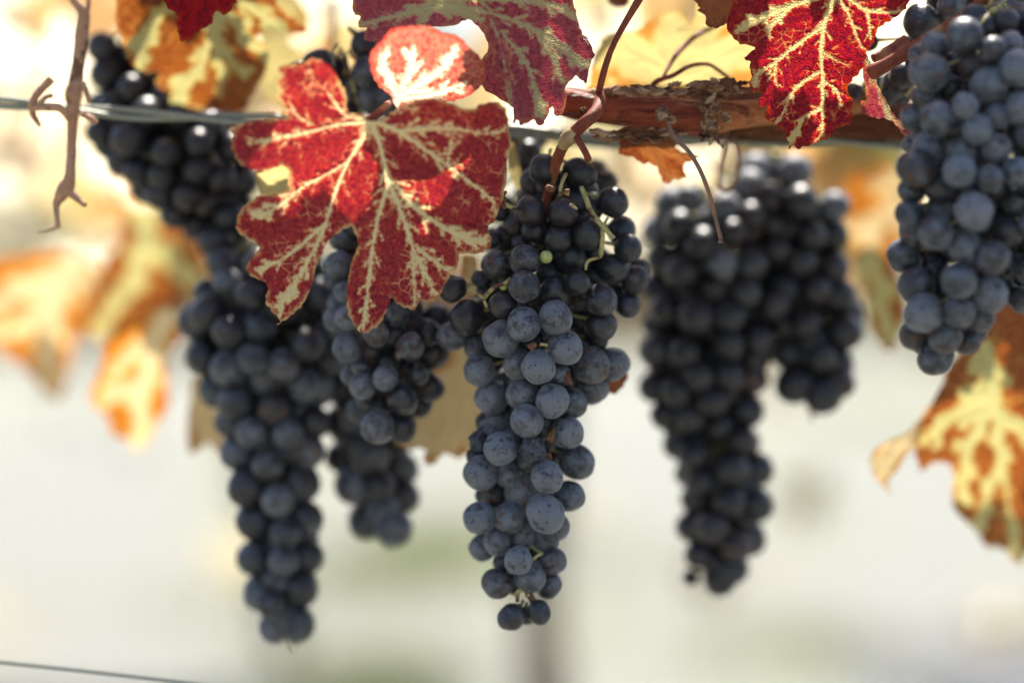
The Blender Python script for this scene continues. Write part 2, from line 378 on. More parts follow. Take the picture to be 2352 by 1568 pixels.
def bunch(label, d0, berries, axis, group=None, lo=False, hand=True, stems=True, squash=.8, stem_mat='pedicel', pack=.93, gl=None, rach=1.0, fill=0):
    """berries: (x, y, r, layer, bloom, kind) picture units, listed roughly front to back;
    axis: (x, y, halfdepth) points down the bunch's middle"""
    u = K*d0
    top = axis[0]
    e = empty('grape_bunch', P(top[0], top[1], d0)); tag(e, label, 'grape bunch', gl or 'bunches of dark grapes hanging from the vine')
    ay = [a[1] for a in axis]
    def ax(y): return np.interp(y, ay, [a[0] for a in axis]), np.interp(y, ay, [a[2] for a in axis])
    placed = []
    if hand:
        for b in sorted(berries, key=lambda b: b[3]):
            x, y, r, L, bl = b[:5]; kind = b[5] if len(b) > 5 else ''
            cx, hw = ax(y); q = max(0., 1-((x-cx)/max(hw, 1))**2)
            dep = -math.sqrt(q)*hw*squash + L*r*.9
            for (X, Y, D, rr, _, _) in placed:
                dd = math.hypot(X-x, Y-y); s = (r+rr)*pack
                if dd < s:
                    need = D+math.sqrt(s*s-dd*dd)
                    if need > dep and abs(D-dep) < s: dep = need
            placed.append((x, y, dep, r, bl, kind))
        if fill:
            fr = random.Random(len(placed)); add = []
            for _ in range(4000):
                y = fr.uniform(ay[0]+20, ay[-1]-30); cx, hw = ax(y); x = cx+fr.uniform(-.86, .86)*hw
                if all(math.hypot(b[0]-x, b[1]-y) > (b[3]*fill) for b in placed+add) and fr.random() < .9:
                    dep = fr.uniform(-.1, .3)*hw; r = fr.uniform(29, 36)
                    for (X, Y, D, rr, _, _) in placed+add:
                        dd = math.hypot(X-x, Y-y); q_ = (r+rr)*.85
                        if dd < q_: dep = max(dep, D+math.sqrt(q_*q_-dd*dd)) if dep > D-q_*.5 else dep
                    add.append((x, y, min(dep, hw*1.1), r, fr.uniform(.2, .5) if y < 650 else fr.uniform(.5, .8), ''))
            placed += add
    else: placed = berries
    prs = random.Random(int(d0*1000)+len(placed))
    tb = Tubes(); td = Tubes(); origin = Vector(e.location)
    def W(x, y, dep): return P(x, y, d0) + Vector((0, dep*u, 0)) if True else None
    def Wp(x, y, dep): d = d0+dep*u; return P(x, y, d)
    for i, (x, y, dep, r, bl, kind) in enumerate(placed):
        c = Wp(x, y, dep)
        if kind == 'raisin': me = SHRIV[i % 3]
        elif kind == 'bumpy': me = BUMPY[i % 2]
        elif kind == 'green': me = GREEN
        else: me = (BERRY_LO[i % 4] if lo else BERRY[i*5 % 6])
        o = bpy.data.objects.new('unripe_grape' if kind == 'green' else 'grape', me); C.objects.link(o); o.parent = e
        o.location = c-origin; rr = r*K*c.y; o.scale = (rr, rr, rr*(1.0 if kind else prs.uniform(.98, 1.04)))
        # stem pole towards the bunch's middle
        cx, hw = ax(y-r*1.3); att = Wp(cx+(x-cx)*.2, y-r*1.3, max(dep, 0)*.3+hw*.35)
        dirv = (att-c).normalized()
        o.rotation_euler = dirv.to_track_quat('Z', 'Y').to_euler()
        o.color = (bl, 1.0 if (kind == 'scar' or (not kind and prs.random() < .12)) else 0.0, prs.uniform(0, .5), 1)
        if stems:
            p1 = c+dirv*rr*.93; mid = (p1+att)*.5+Vector((0, 0, -.0010))
            tb.add([(*p1, .0013), (*(p1+dirv*.0010), .0009), (*mid, .0007), (*att, .0009)], seg=6, sub=3, rough=.15, seed=i)
    a3 = [Wp(a[0], a[1], a[2]*.4) for a in axis]; n = len(a3)
    if stems:
        tb.add([(p.x, p.y, p.z, .0024*rach*(1-i/n)+.0009*rach) for i, p in enumerate(a3)], seg=8, sub=6, rough=.2, seed=3)
        tb.build('bunch_stem', M[stem_mat], e)
    return e

# central bunch, in focus: every berry one can see measured from the photograph
up = [(728,165,98,0,.35),(950,195,103,0,.22),(640,430,98,0,.25),(845,440,98,0,.2),(1168,378,98,0,.45),(1010,580,103,0,.3),(1260,670,95,0,.45),
 (1160,800,98,0,.5),(1093,1000,103,0,.62),(598,912,102,0,.62),(145,925,92,0,.2,'bumpy'),(235,1110,118,0,.28),(598,1155,110,0,.8),(800,1110,110,0,.8),
 (865,1305,110,0,.95),(690,1425,110,0,1.0),(313,1450,100,0,.9),
 (755,270,80,1,.2),(670,560,90,1,.3),(820,610,92,.7,.2),(890,720,105,.7,.3),(1305,875,95,.6,.5,'scar'),(940,890,85,.7,.2),(1260,1035,85,.8,.5),
 (1090,1160,103,.6,.55),(605,745,98,.6,.6),(418,775,95,.5,.6),(800,960,112,.8,.5),(740,725,42,1.0,.5,'green'),(470,910,27,.3,.5,'green'),
 (320,870,62,.8,.1,'raisin'),(145,1235,92,.6,.75),(245,1200,98,.9,.75),(470,1030,92,.8,.45),(455,1245,120,.3,.85),(935,1335,88,.6,.8),
 (1025,1415,122,.4,.7),(565,1410,100,.5,.8),(295,1310,78,1,.7),
 (975,520,80,1.6,.3),(1220,560,98,1.0,.55),(1330,800,65,1.3,.5),(1160,1410,105,1.0,.75),(810,1470,84,1.2,.7),(1060,1260,82,1.4,.5),(400,620,60,1.5,.3),
 (960,1130,95,2.2,.3),(585,640,66,1.8,.3),(700,640,80,2.2,.3),(450,440,62,1.6,.3),(350,1060,85,2,.3),(430,1130,95,2,.3),(1120,900,85,2.2,.3),(640,1290,95,2,.5),(760,830,90,2.2,.3),
 (1040,690,80,2.3,.3),(500,860,80,2.4,.3),(930,1250,85,2.2,.4),(1160,960,80,2.0,.3),(700,1000,90,2.4,.3),(1070,1480,85,2.2,.5),(560,1520,85,1.6,.6),(900,1500,90,1.8,.5)]
lo_ = [(333,157,95,0,.95),(668,177,95,0,.95),(527,285,92,0,.85),(753,348,90,0,.9),(382,438,92,0,.92),(553,440,78,.0,.6,'raisin'),(275,570,98,0,.85),(432,580,76,0,.85,'bumpy'),
 (640,590,90,0,.9),(497,670,95,.1,.9,'scar'),(270,815,88,0,.95),(430,815,85,0,.92,'scar'),(630,790,107,0,.95),(483,1045,78,0,.95),(365,1175,85,0,.7,'scar'),(445,1355,72,0,.55),(595,1330,68,0,.5),
 (505,140,95,.6,.8),(775,190,84,.7,.7),(875,105,92,.5,.7),(378,282,80,.7,.75),(560,490,82,.8,.7),(740,410,84,.8,.7),(800,510,98,.5,.75),(765,695,84,.4,.8),(350,690,74,.8,.4,'scar'),
 (685,860,82,.6,.75),(515,905,85,.4,.85),(370,950,78,.3,.85),(290,975,78,.6,.8),(675,1050,76,.5,.7),(545,1130,90,.3,.8),(645,1180,78,.8,.7),
 (265,400,58,1,.3,'raisin'),(310,290,62,1.3,.6),(400,1060,55,1.6,.5),(530,1345,52,1.4,.5),(250,480,50,1.4,.5),(290,690,45,1.5,.5),
 (600,300,90,2,.5),(470,380,90,2.2,.5),(640,470,90,2,.4),(400,640,90,2.2,.4),(560,760,90,2.2,.5),(400,860,80,2,.5),(560,1000,75,1.8,.5),(430,150,90,2,.5),(700,60,95,2.2,.5),(620,700,85,2.4,.4)]
cb = [(*b[:2], b[2]*.36, *b[3:]) for b in zA(up)] + [(*b[:2], b[2]*.42, *b[3:]) for b in zB(lo_)]
cen = bunch('sharp blue black grape bunch hanging in the centre from a forked red brown stem', 1.098, cb,
      [(1268, 380, 40), (1280, 480, 105), (1260, 560, 130), (1255, 650, 150), (1235, 760, 145), (1230, 860, 125), (1215, 960, 105), (1205, 1100, 100), (1200, 1200, 85), (1205, 1300, 65), (1207, 1370, 30)], fill=.96, rach=.7)
# right front bunch, nearer than the focus
rb = [(1450,232,120,0,.95),(1225,465,125,0,.9),(1790,435,120,0,1),(1600,545,122,0,1),(1455,675,85,0,1),(1275,755,112,0,1),(1800,690,100,0,1),(1530,825,100,.1,1),
 (1140,1075,125,0,.75),(1420,1090,108,0,1),(1610,1140,92,.1,.95),(1785,1095,98,0,.95),(1510,1345,125,0,1),(1270,1480,115,0,.9),(1262,290,92,.4,.85),(1635,320,88,.5,.8),(1745,280,84,.5,.95),
 (1230,950,115,.5,1),(1430,970,98,.4,1),(1650,950,100,.4,.95),(1300,1190,110,.6,.75),(1100,1370,95,.5,.8),(1130,1470,100,.5,.7),(1720,1480,102,.5,.6),(1170,350,75,1.2,.8),
 (1200,620,100,.9,.9),(1120,750,85,.9,.85),(1660,740,84,.8,.9),(1200,860,90,1.2,.9),(1130,920,72,1.4,.8),(1790,880,92,1,.9),(1110,1220,82,1.0,.7),(1290,1340,92,1.2,.8),(1690,1230,92,1.3,.7),
 (1790,1300,92,1.2,.7),(1620,1450,92,1.4,.7),(1360,560,90,1.6,.5),(1500,420,90,2.2,.5),(1400,820,90,1.8,.7),(1520,1000,90,2,.7),(1380,420,90,2.3,.4),(1880,550,110,.6,.9),(1890,850,110,.4,.9),(1900,1150,110,.4,.9),(1900,1420,110,.4,.9),(1890,320,110,.8,.9),(1990,1000,110,.9,.9),(2000,700,110,.9,.9),(2000,1300,110,.9,.9)]
rb2 = [(562,322,65,.2,.9),(665,362,67,0,.85),(535,445,70,0,.85),(400,572,75,0,.95),(535,562,65,.1,.9),(483,665,65,.1,.75,'scar'),(447,738,67,.1,.9),(322,352,65,.5,.8),(650,495,72,.4,.85),(370,468,75,.4,.8),
 (440,400,56,.9,.6),(738,390,52,.7,.8),(735,495,40,.9,.8),(620,590,52,.7,.7,'scar'),(360,655,54,.6,.7,'scar'),(565,680,52,.6,.6,'scar'),(775,520,52,.5,.8),(820,400,70,.3,.8),(600,400,70,1.8,.6),(480,500,70,1.8,.6),(470,600,60,1.8,.6),(560,260,70,1.8,.6),(830,520,60,.8,.8)]
rb = [(*b[:2], b[2]*.36, *b[3:]) for b in z4(rb)] + [(*b[:2], b[2]*.60, *b[3:]) for b in z5(rb2)]
rb = [(*b[:4], b[4]*(.72+.26*((i*7) % 5)/4), *b[5:]) for i, b in enumerate(rb)]
bunch('large slate blue grape bunch cut off by the right edge, nearest to the viewer', 1.02, rb,
      [(2290, 20, 60), (2290, 100, 140), (2260, 250, 185), (2255, 450, 185), (2240, 600, 165), (2200, 700, 110), (2160, 790, 60), (2150, 830, 20)], fill=1.0)
# top right bunch behind the red stem
tr_ = [(1175,140,116,0,.5),(1365,40,92,0,.7),(1740,105,108,.2,.85),(1815,165,70,0,.9),(1270,10,62,.6,.6),(1480,30,95,.6,.6),(1600,60,100,.8,.6),(1540,150,95,.9,.5),(840,270,60,.6,.3),
 (1060,480,90,.9,.2),(1010,540,95,1.2,.2),(740,590,60,1.2,.2),(960,590,90,1.4,.2),(1100,420,90,1.3,.2),(880,560,80,1.5,.2),(1860,60,100,.3,.9),(1400,-60,90,.2,.7),(1600,-70,100,.2,.8),(1800,-60,100,.2,.9),(1250,-90,90,.5,.6),(1280,130,80,1.6,.3),(1150,300,90,1.6,.3),(1060,600,70,1.6,.2)]
bunch('grape bunch half hidden behind the red brown stem at the top right corner', 1.10, [(*b[:2], b[2]*.36, *b[3:]) for b in z4(tr_)],
      [(2230, -60, 110), (2200, 20, 110), (2150, 120, 80), (2080, 220, 50)])
# small bunch left of the central one
ml = [(1215,275,100,0,.85),(1265,465,78,0,.85),(1290,640,92,0,.9),(1280,855,106,0,.75),(1475,750,96,0,.7,'scar'),(1715,840,96,0,.7,'scar'),(1540,1065,90,0,.85),(1775,1045,66,0,.6),(1380,1120,92,.1,.85),(1490,1400,120,0,.75,'scar'),
 (1205,650,92,.5,.8),(1435,870,76,.2,.5,'scar'),(1610,620,92,.5,.6),(1225,85,84,.5,.7),(1320,110,62,.5,.7),(1175,370,72,.7,.7),(1840,750,100,.6,.35),(1880,890,110,.7,.3),(1840,1130,102,.6,.4),(1660,1210,112,.4,.5),(1650,1400,112,.6,.3),
 (1395,1220,62,.6,.6,'scar'),(1370,990,66,.8,.7),(1900,640,92,1.0,.3),(1720,560,84,1.2,.3),(1600,760,92,1.8,.2),(1560,950,92,2.0,.2),(1500,1250,60,1.8,.1,'raisin'),(1450,600,90,1.8,.3),(1400,700,80,2,.3),(1660,1000,90,2.0,.2),(1780,1250,90,1.4,.3),
 (1300,330,80,1.6,.4),(1360,480,80,1.4,.4),(1480,480,90,1.2,.4),(1600,460,90,1.2,.4),(1400,300,90,1.2,.4),(1550,300,90,1.4,.4),(1440,1120,34,.2,.1,'raisin'),(1430,1180,36,.3,.1,'raisin')]
bunch('small sparse grape bunch under the big red leaf, left of the central bunch', 1.125, [(*b[:2], b[2]*.33, *b[3:]) for b in zE(ml)],
      [(860, 480, 40), (860, 560, 70), (880, 700, 110), (890, 800, 110), (890, 900, 90), (890, 1000, 60)], stem_mat='dry_pedicel', fill=1.05, rach=.6)

def packed(poly, rr, n, seed, squash=.8, bloom=(.35, .8), extra=(), sun_cap_y=0):
    """fills a silhouette (list of y, xl, xr) with berries on and inside a round body"""
    rg = random.Random(seed); ys = [p[0] for p in poly]; out = []
    for ex in extra: out.append(ex)
    def lr(y): return np.interp(y, ys, [p[1] for p in poly]), np.interp(y, ys, [p[2] for p in poly])
    # first the silhouette: walk down both sides
    for side in (0, 1):
        y = ys[0]+rr
        while y < ys[-1]-rr*.6:
            xl, xr = lr(y); r = rr*rg.uniform(.82, 1.1)
            x = (xl+r+rg.uniform(-2, 10)) if side == 0 else (xr-r-rg.uniform(-2, 10))
            out.append((x, y, rg.uniform(-.7, .7)*rr, r, rg.uniform(*bloom), '')); y += r*rg.uniform(1.55, 1.9)
    tries = 0
    while len(out) < n and tries < 60000:
        tries += 1
        y = rg.uniform(ys[0]+rr*.6, ys[-1]-rr*.6); xl, xr = lr(y); r = rr*rg.uniform(.8, 1.12)
        cx = (xl+xr)/2; hw = max((xr-xl)/2-r, 1); a = rg.uniform(0, 2*math.pi)
        k = 1 if rg.random() < .75 else rg.uniform(.2, .9)
        x = cx+hw*k*math.cos(a); dep = hw*k*squash*math.sin(a)
        if all((x-o[0])**2+(y-o[1])**2+(dep-o[2])**2 > ((r+o[3])*.86)**2 for o in out): out.append((x, y, dep, r, rg.uniform(*bloom), ''))
    for _ in range(5000):
        y = rg.uniform(ys[0]+rr*.8, ys[-1]-rr*1.5); xl, xr = lr(y); x = rg.uniform(xl+rr*.8, max(xr-rr*.8, xl+rr*.8))
        if rg.random() < .97 and all(math.hypot(b[0]-x, b[1]-y) > b[3]*.97 for b in out): out.append((x, y, rg.uniform(-.2, .4)*(xr-xl)*.5, rr*rg.uniform(.8, 1), rg.uniform(*bloom), ''))
    if sun_cap_y: out = [o for o in out if not (o[1] < sun_cap_y-60 and o[2] > rr*.8)]
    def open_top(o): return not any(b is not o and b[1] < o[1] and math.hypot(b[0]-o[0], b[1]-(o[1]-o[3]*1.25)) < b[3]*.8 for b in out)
    return [(o[0], o[1], o[2], o[3], 1.0 if (o[1] < sun_cap_y and open_top(o)) else o[4], o[5]) for o in out]  # full pale bloom on uncovered top berries paints brighter sunlit caps
def axis_of(poly, k=.5): return [((a[1]+a[2])/2, a[0], (a[2]-a[1])/2*k) for a in poly]
big = [(560,470,690),(600,468,740),(660,455,790),(740,400,800),(800,405,810),(860,440,790),(950,480,770),(1050,495,742),(1150,520,748),(1210,540,752),(1310,540,745),(1400,550,730),(1450,590,722),(1492,650,700)]
bunch('long blurred grape bunch reaching lowest, left of the small bunch under the red leaf', 1.195, packed(big, 45, 190, 3, bloom=(.35, .8)), axis_of(big), lo=True, hand=False)
mid = [(600,640,900),(700,700,960),(900,745,965),(1000,742,965),(1100,755,972),(1160,775,970),(1210,805,960),(1258,850,930)]
bunch('blurred grape bunch between the long left bunch and the central bunch, behind both', 1.215, packed(mid, 44, 95, 5, bloom=(.35, .75)), axis_of(mid), lo=True, hand=False)
ul = [(70,180,330),(110,195,380),(200,198,480),(330,195,600),(370,235,600),(430,290,600),(480,345,600),(530,430,600),(590,470,590)]
bunch('blurred grape bunch behind the wire at the upper left', 1.21, packed(ul, 41, 150, 9, bloom=(.1, .5)), [(300, 60, 50), (380, 200, 90), (450, 330, 90), (500, 450, 60), (540, 570, 30)], lo=True, hand=False)
rm = [(425,1560,1650),(462,1500,1740),(500,1472,1830),(600,1475,1850),(700,1475,1850),(800,1462,1790),(860,1453,1765),(920,1470,1760),(1000,1510,1748),(1060,1535,1778),(1150,1560,1780),(1220,1548,1765),(1270,1560,1750),(1320,1600,1725),(1362,1650,1680)]
bunch('dark blurred grape bunch tapering to a point, right of the central bunch', 1.235, packed(rm, 42, 210, 12, bloom=(.15, .55), sun_cap_y=620, extra=[(1586, 1326, 0, 21, .2, ''), (1724, 432, -20, 46, .1, '')]), axis_of(rm), lo=True, hand=False)  # low bloom in both dark right bunches puts deep shade into the colour
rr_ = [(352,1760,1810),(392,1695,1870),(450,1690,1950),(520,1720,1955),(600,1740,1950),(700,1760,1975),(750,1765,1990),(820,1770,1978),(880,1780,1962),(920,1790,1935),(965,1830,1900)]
bunch('dark blurred grape bunch with sunlit top, leftward of the right edge bunch', 1.235, packed(rr_, 42, 110, 15, bloom=(.15, .55), sun_cap_y=560), axis_of(rr_), lo=True, hand=False)
tc_ = [(95,800,860),(130,700,880),(170,700,890),(220,740,900),(270,790,890)]
bunch('few sharp grapes between the big red leaf and its folded lobe', 1.13, [(838,105,34,.3,.4),(730,150,38,.6,.2),(765,158,36,.9,.2),(842,165,38,0,.7),(812,205,34,.4,.6),(862,228,40,0,.7),(800,255,34,.6,.5),(690,170,30,1,.3),(770,200,30,1.6,.2),(900,170,36,1,.4),(880,110,34,1.2,.4),(900,240,36,1,.5)],
      [(790, 120, 20), (800, 160, 40), (830, 260, 40)], rach=.4)
bc = [(1200,300,1,1)]
bunch('dark grapes hanging behind the stem of the central bunch', 1.17, [(1215,350,30,0,.2),(1205,395,30,.4,.2),(1385,420,32,0,.2),(1365,395,30,.6,.2),(1230,315,30,.6,.2),(1190,330,28,1,.2),(1340,430,30,.8,.2),(1060,330,34,0,.3),(1020,440,36,0,.3),(960,350,34,.3,.3),(1040,400,36,.8,.2),(1100,450,34,.8,.2),(1150,480,34,.5,.2),(1250,400,34,1.2,.2),(1130,550,30,.2,.3),(1010,320,34,1,.2)],
      [(1200, 290, 30), (1200, 400, 60), (1180, 520, 30)])

# ------------------------------------------------------------------ wood, canes, wires
# cordon
org = P(1500, 262, 1.10); cord = empty('vine_cordon', org); tag(cord, 'red brown woody vine arm lying along the wire with knots and peeling bark', 'vine branch')
Tubes().add(path3(z3([(430,640,0),(480,650,0),(600,670,0),(900,705,0),(1060,725,0),(1120,732,0),(1200,738,0),(1340,760,0),(1400,760,0)]) and
   [(x, y, r, d) for (x, y), r, d in zip(z3([(420,640),(480,652),(600,672),(900,706),(1040,725),(1110,732),(1180,740),(1320,755),(1400,758)]), [31,35,38,39,40,45,40,42,40], [1.10]*9)]), seg=28, rough=.015, sub=8).build('cane', M['cane'], cord)
Tubes().add(path3([(x, y, r, d) for (x, y), r, d in zip(z3([(1380,750),(1460,742),(1540,735),(1700,722),(1850,712),(2100,690),(2400,640),(2700,560)]), [35,38,33,31,29,27,26,24], [1.10,1.10,1.10,1.105,1.11,1.12,1.13,1.13])]), seg=24, rough=.02, sub=8).build('cane', M['cane_orange'], cord)
old = Tubes()
old.add(path3([(1300,235,30,1.15),(1420,245,44,1.15),(1560,256,58,1.15),(1700,262,62,1.15),(1850,272,54,1.15),(2000,280,48,1.15),(2150,284,44,1.15),(2400,270,44,1.15)]), seg=40, rough=.07, sub=10, seed=4)
old.build('old_wood', M['bark'], cord)
# ridges of stringy bark
rgb = random.Random(5)
ridges = Tubes()
for i in range(90):
    x0 = rgb.uniform(1290, 2150); off = rgb.uniform(-58, 58); L = rgb.uniform(50, 190); q_ = []
    for t_ in (0, .25, .5, .75, 1):
        x_ = x0+L*t_; yc = np.interp(x_, [1300, 1420, 1560, 1700, 1850, 2000, 2150], [235, 245, 256, 262, 272, 280, 284]); rc = np.interp(x_, [1300, 1420, 1560, 1700, 1850, 2000, 2150], [30, 44, 58, 62, 54, 48, 44])
        o_ = off*rc/60+rgb.uniform(-2, 2); q_.append((x_, yc+o_, 1.5+rgb.uniform(1.5, 3.5)*math.sin(t_*3.14), 1.15-K*1.15*math.sqrt(max(0, rc*rc-o_*o_))))
    ridges.add(path3(q_), seg=6, rough=.35, sub=4, seed=i)
tag(ridges.build('bark_ridges', M['bark'], cord), kind='stuff')
# bark flakes
def flake(parent, x, y, d, L, Wd, ang, seed, mat):
    rg = random.Random(seed); V = []; F = []; n = 7; u = K*d
    for i in range(n+1):
        t = i/n; wv = Wd*(math.sin(math.pi*min(1, t*.92+.06))**.6)*rg.uniform(.6, 1.1); cv = rg.uniform(-.08, .08)*L
        for s in (-1, 0, 1):
            lx = (t-.5)*L; ly = s*wv/2+cv; dz = (t-.5)**2*L*.6*(1 if seed % 2 else -.5)+(1-abs(s))*Wd*.25
            X = x+lx*math.cos(ang)-ly*math.sin(ang); Y = y+lx*math.sin(ang)+ly*math.cos(ang)
            V.append(P(X, Y, d-dz*u)-parent.location)
    for i in range(n):
        for s in range(2): a = i*3+s; F.append((a, a+1, a+4, a+3))
    o = link('bark_flake', mesh('bark_flake', V, F), parent, mat); m = o.modifiers.new('s', 'SOLIDIFY'); m.thickness = .0006
    return o
for i in range(64):
    g = rgb.random()
    if g < .38: x = rgb.gauss(1650, 50); y = rgb.gauss(202, 9); a_ = rgb.gauss(.1, .35); L = rgb.uniform(30, 75)
    elif g < .72: x = rgb.gauss(1632, 13); y = rgb.uniform(205, 330); a_ = rgb.gauss(1.35, .5); L = rgb.uniform(18, 42)
    else: x = rgb.uniform(1380, 1750); y = rgb.uniform(202, 216); a_ = rgb.gauss(.03, .12); L = rgb.uniform(40, 100)
    flake(cord, x, y, 1.084+rgb.uniform(-.006, .012), L, rgb.uniform(12, 26), a_, i, M['flake'])
for i in range(12):
    flake(cord, rgb.uniform(1380, 1560), rgb.uniform(300, 322), 1.09+rgb.uniform(0, .01), rgb.uniform(40, 90), rgb.uniform(10, 20), rgb.gauss(.08, .15), 70+i, M['flake'])
# bud scars
for (bx, by, br, d) in [(1525, 262, 21, 1.081), (1522, 268, 12, 1.076), (1545, 275, 11, 1.076), (1668, 270, 14, 1.083), (1340, 255, 9, 1.083), (1365, 240, 8, 1.083)]:
    o = link('bud_scar', ico('bud_scar', 3, .4, .18, bx), cord, M['flake']); p = P(bx, by, d); rr = br*K*d
    o.location = p-cord.location; o.scale = (rr, rr*.7, rr)
# stems above and below the cordon
def stem(name, label, cat, pts, mat, grp=None, seg=12, rough=.04, seed=0, extra=()):
    t = Tubes(); t.add(path3(pts), seg=seg, rough=rough, seed=seed)
    for e in extra: t.add(path3(e), seg=seg, rough=rough, seed=seed+1)
    p0 = P(pts[0][0], pts[0][1], pts[0][3]); o = t.build(name, mat, None, p0); tag(o, label, cat, grp); return o
# peduncle with fork: part of the central bunch
def child_stem(name, parent, paths, mat, rough=.05, seg=14, thin=1.0):
    for i, p in enumerate(paths):
        t = Tubes(); t.add(path3([(q[0], q[1], q[2]*thin, *q[3:]) for q in p]), seg=seg, rough=rough, seed=i); t.build(name, mat, parent)
child_stem('peduncle', cen, [[(1377,215,11,1.085),(1376,245,15,1.072),(1360,268,15,1.066),(1340,285,15,1.066),(1318,305,15,1.07)],
   [(1300,325,13,1.075),(1285,352,13,1.078),(1274,385,13,1.085),(1262,430,11,1.095),(1240,520,9,1.10)],
   [(1318,302,8,1.07),(1330,325,8,1.066),(1342,345,8,1.066),(1352,366,8,1.07)]], M['red_stem'])
child_stem('stem_node', cen, [[(1325,300,14,1.069),(1312,312,19,1.07),(1300,324,17,1.073),(1293,336,13,1.076)]], M['node_stem'])
child_stem('side_stem', cen, [[(1335,430,7,1.085),(1345,455,8,1.082),(1360,490,9,1.08),(1385,520,8,1.075),(1410,548,7,1.075)],
   [(1388,515,5,1.075),(1396,500,4,1.072)],[(1385,525,7,1.078),(1382,570,8,1.082),(1378,590,7,1.085)],[(1378,590,5,1.082),(1350,600,5,1.08),(1345,620,4,1.08)],
   [(1290,480,6,1.09),(1288,430,6,1.08),(1300,400,6,1.085)],[(1310,470,5,1.07),(1325,480,4,1.072)],
   [(1185,478,6,1.08),(1165,472,7,1.075),(1155,462,7,1.075)],
   [(1075,662,6,1.072),(1098,674,6,1.075),(1115,684,7,1.08)],[(1115,680,7,1.08),(1135,660,7,1.076),(1160,650,6,1.074),(1172,638,4,1.074)],
   [(1112,690,5,1.078),(1118,705,5,1.08)],[(1240,790,5,1.07),(1258,792,5,1.07)],
   [(1188,1380,6,1.098),(1188,1360,7,1.095),(1200,1355,6,1.095),(1216,1360,6,1.095),(1228,1378,6,1.097)],[(1170,1362,4,1.095),(1188,1368,4,1.095)],
   [(1222,1285,5,1.09),(1235,1275,5,1.09),(1245,1270,5,1.092)]], M['pedicel'], .12, thin=.72)
child_stem('dry_stalk', cen, [[(1150,452,6,1.075),(1163,440,3,1.073)],[(1155,455,8,1.074),(1160,480,3,1.072)],[(1153,460,8,1.073),(1150,450,8,1.072)],
   [(1270,436,8,1.07),(1256,430,6,1.068)],[(1290,440,6,1.07),(1308,442,7,1.07)],[(1215,800,8,1.07),(1230,788,6,1.07)],[(1300,850,6,1.085),(1308,880,7,1.08)],
   [(1270,985,7,1.085),(1262,1010,8,1.08)],[(1260,1040,6,1.085),(1262,1055,5,1.085)]], M['dry_pedicel'], .3)
# dark upright petiole
stem('leaf_stalk', 'red brown leaf stalk rising from the cordon between the big leaves', 'stem', [(1374,225,9,1.085),(1377,205,8,1.08),(1390,155,8,1.078),(1404,115,7,1.075),(1425,72,7,1.07),(1467,0,9,1.065),(1490,-40,9,1.06)], M['red_stem'])
stem('tendril', 'thin dry tendril hanging down from the bud scar on the cordon', 'tendril', [(1534,282,4.5,1.07),(1540,300,6,1.066),(1552,318,5.5,1.064),(1585,352,5,1.062),(1612,400,5,1.06),(1632,455,5,1.06),(1644,505,4.5,1.06),(1656,550,5,1.06)], M['tendril'], extra=[[(1650,553,5,1.06),(1660,556,4,1.06)]])
stem('twig', 'curved thin twig arching above the cordon before the yellow leaf', 'twig', [(1485,230,5,1.10),(1500,195,6,1.10),(1520,182,6,1.10),(1545,174,5.5,1.10),(1585,152,5,1.10),(1625,148,4.5,1.11),(1655,165,4.5,1.115),(1692,195,4.5,1.12),(1725,222,6,1.12)], M['red_stem'])
stem('twig', 'straight thin twig slanting up right behind the cordon', 'twig', [(1520,185,4,1.105),(1535,155,5,1.11),(1560,118,6,1.12),(1600,82,6,1.13),(1640,62,5,1.14)], M['red_stem'], seed=4)
stem('tendril', 'blurred looped dry tendril under the cordon right of the brown leaf', 'tendril', [(1668,300,5,1.14),(1665,340,5,1.15),(1655,380,5,1.16),(1652,420,6,1.16),(1668,438,6,1.16),(1690,415,5,1.155),(1697,370,5,1.15),(1685,310,5,1.14)], M['tendril'], seed=6)
stem('shoot', 'thick red brown shoot slanting up right across the top right grapes', 'stem', [(2005,165,19,1.06),(2035,150,16,1.055),(2120,98,15.5,1.05),(2205,45,15,1.045),(2260,5,17,1.04),(2300,-30,16,1.035)], M['red_stem'],
     extra=[[(2262,-5,9,1.045),(2275,30,10,1.045),(2275,60,11,1.045),(2272,90,12,1.05)],[(2005,135,10,1.068),(2040,118,12,1.07),(2080,92,12,1.075)]], seg=18)
stem('shoot', 'blurred pale shoot standing far left of the folded leaf at the top', 'stem', [(770,0,10,1.3),(765,60,10,1.3),(760,130,10,1.3),(750,260,12,1.3)], M['red_stem'], seed=9)
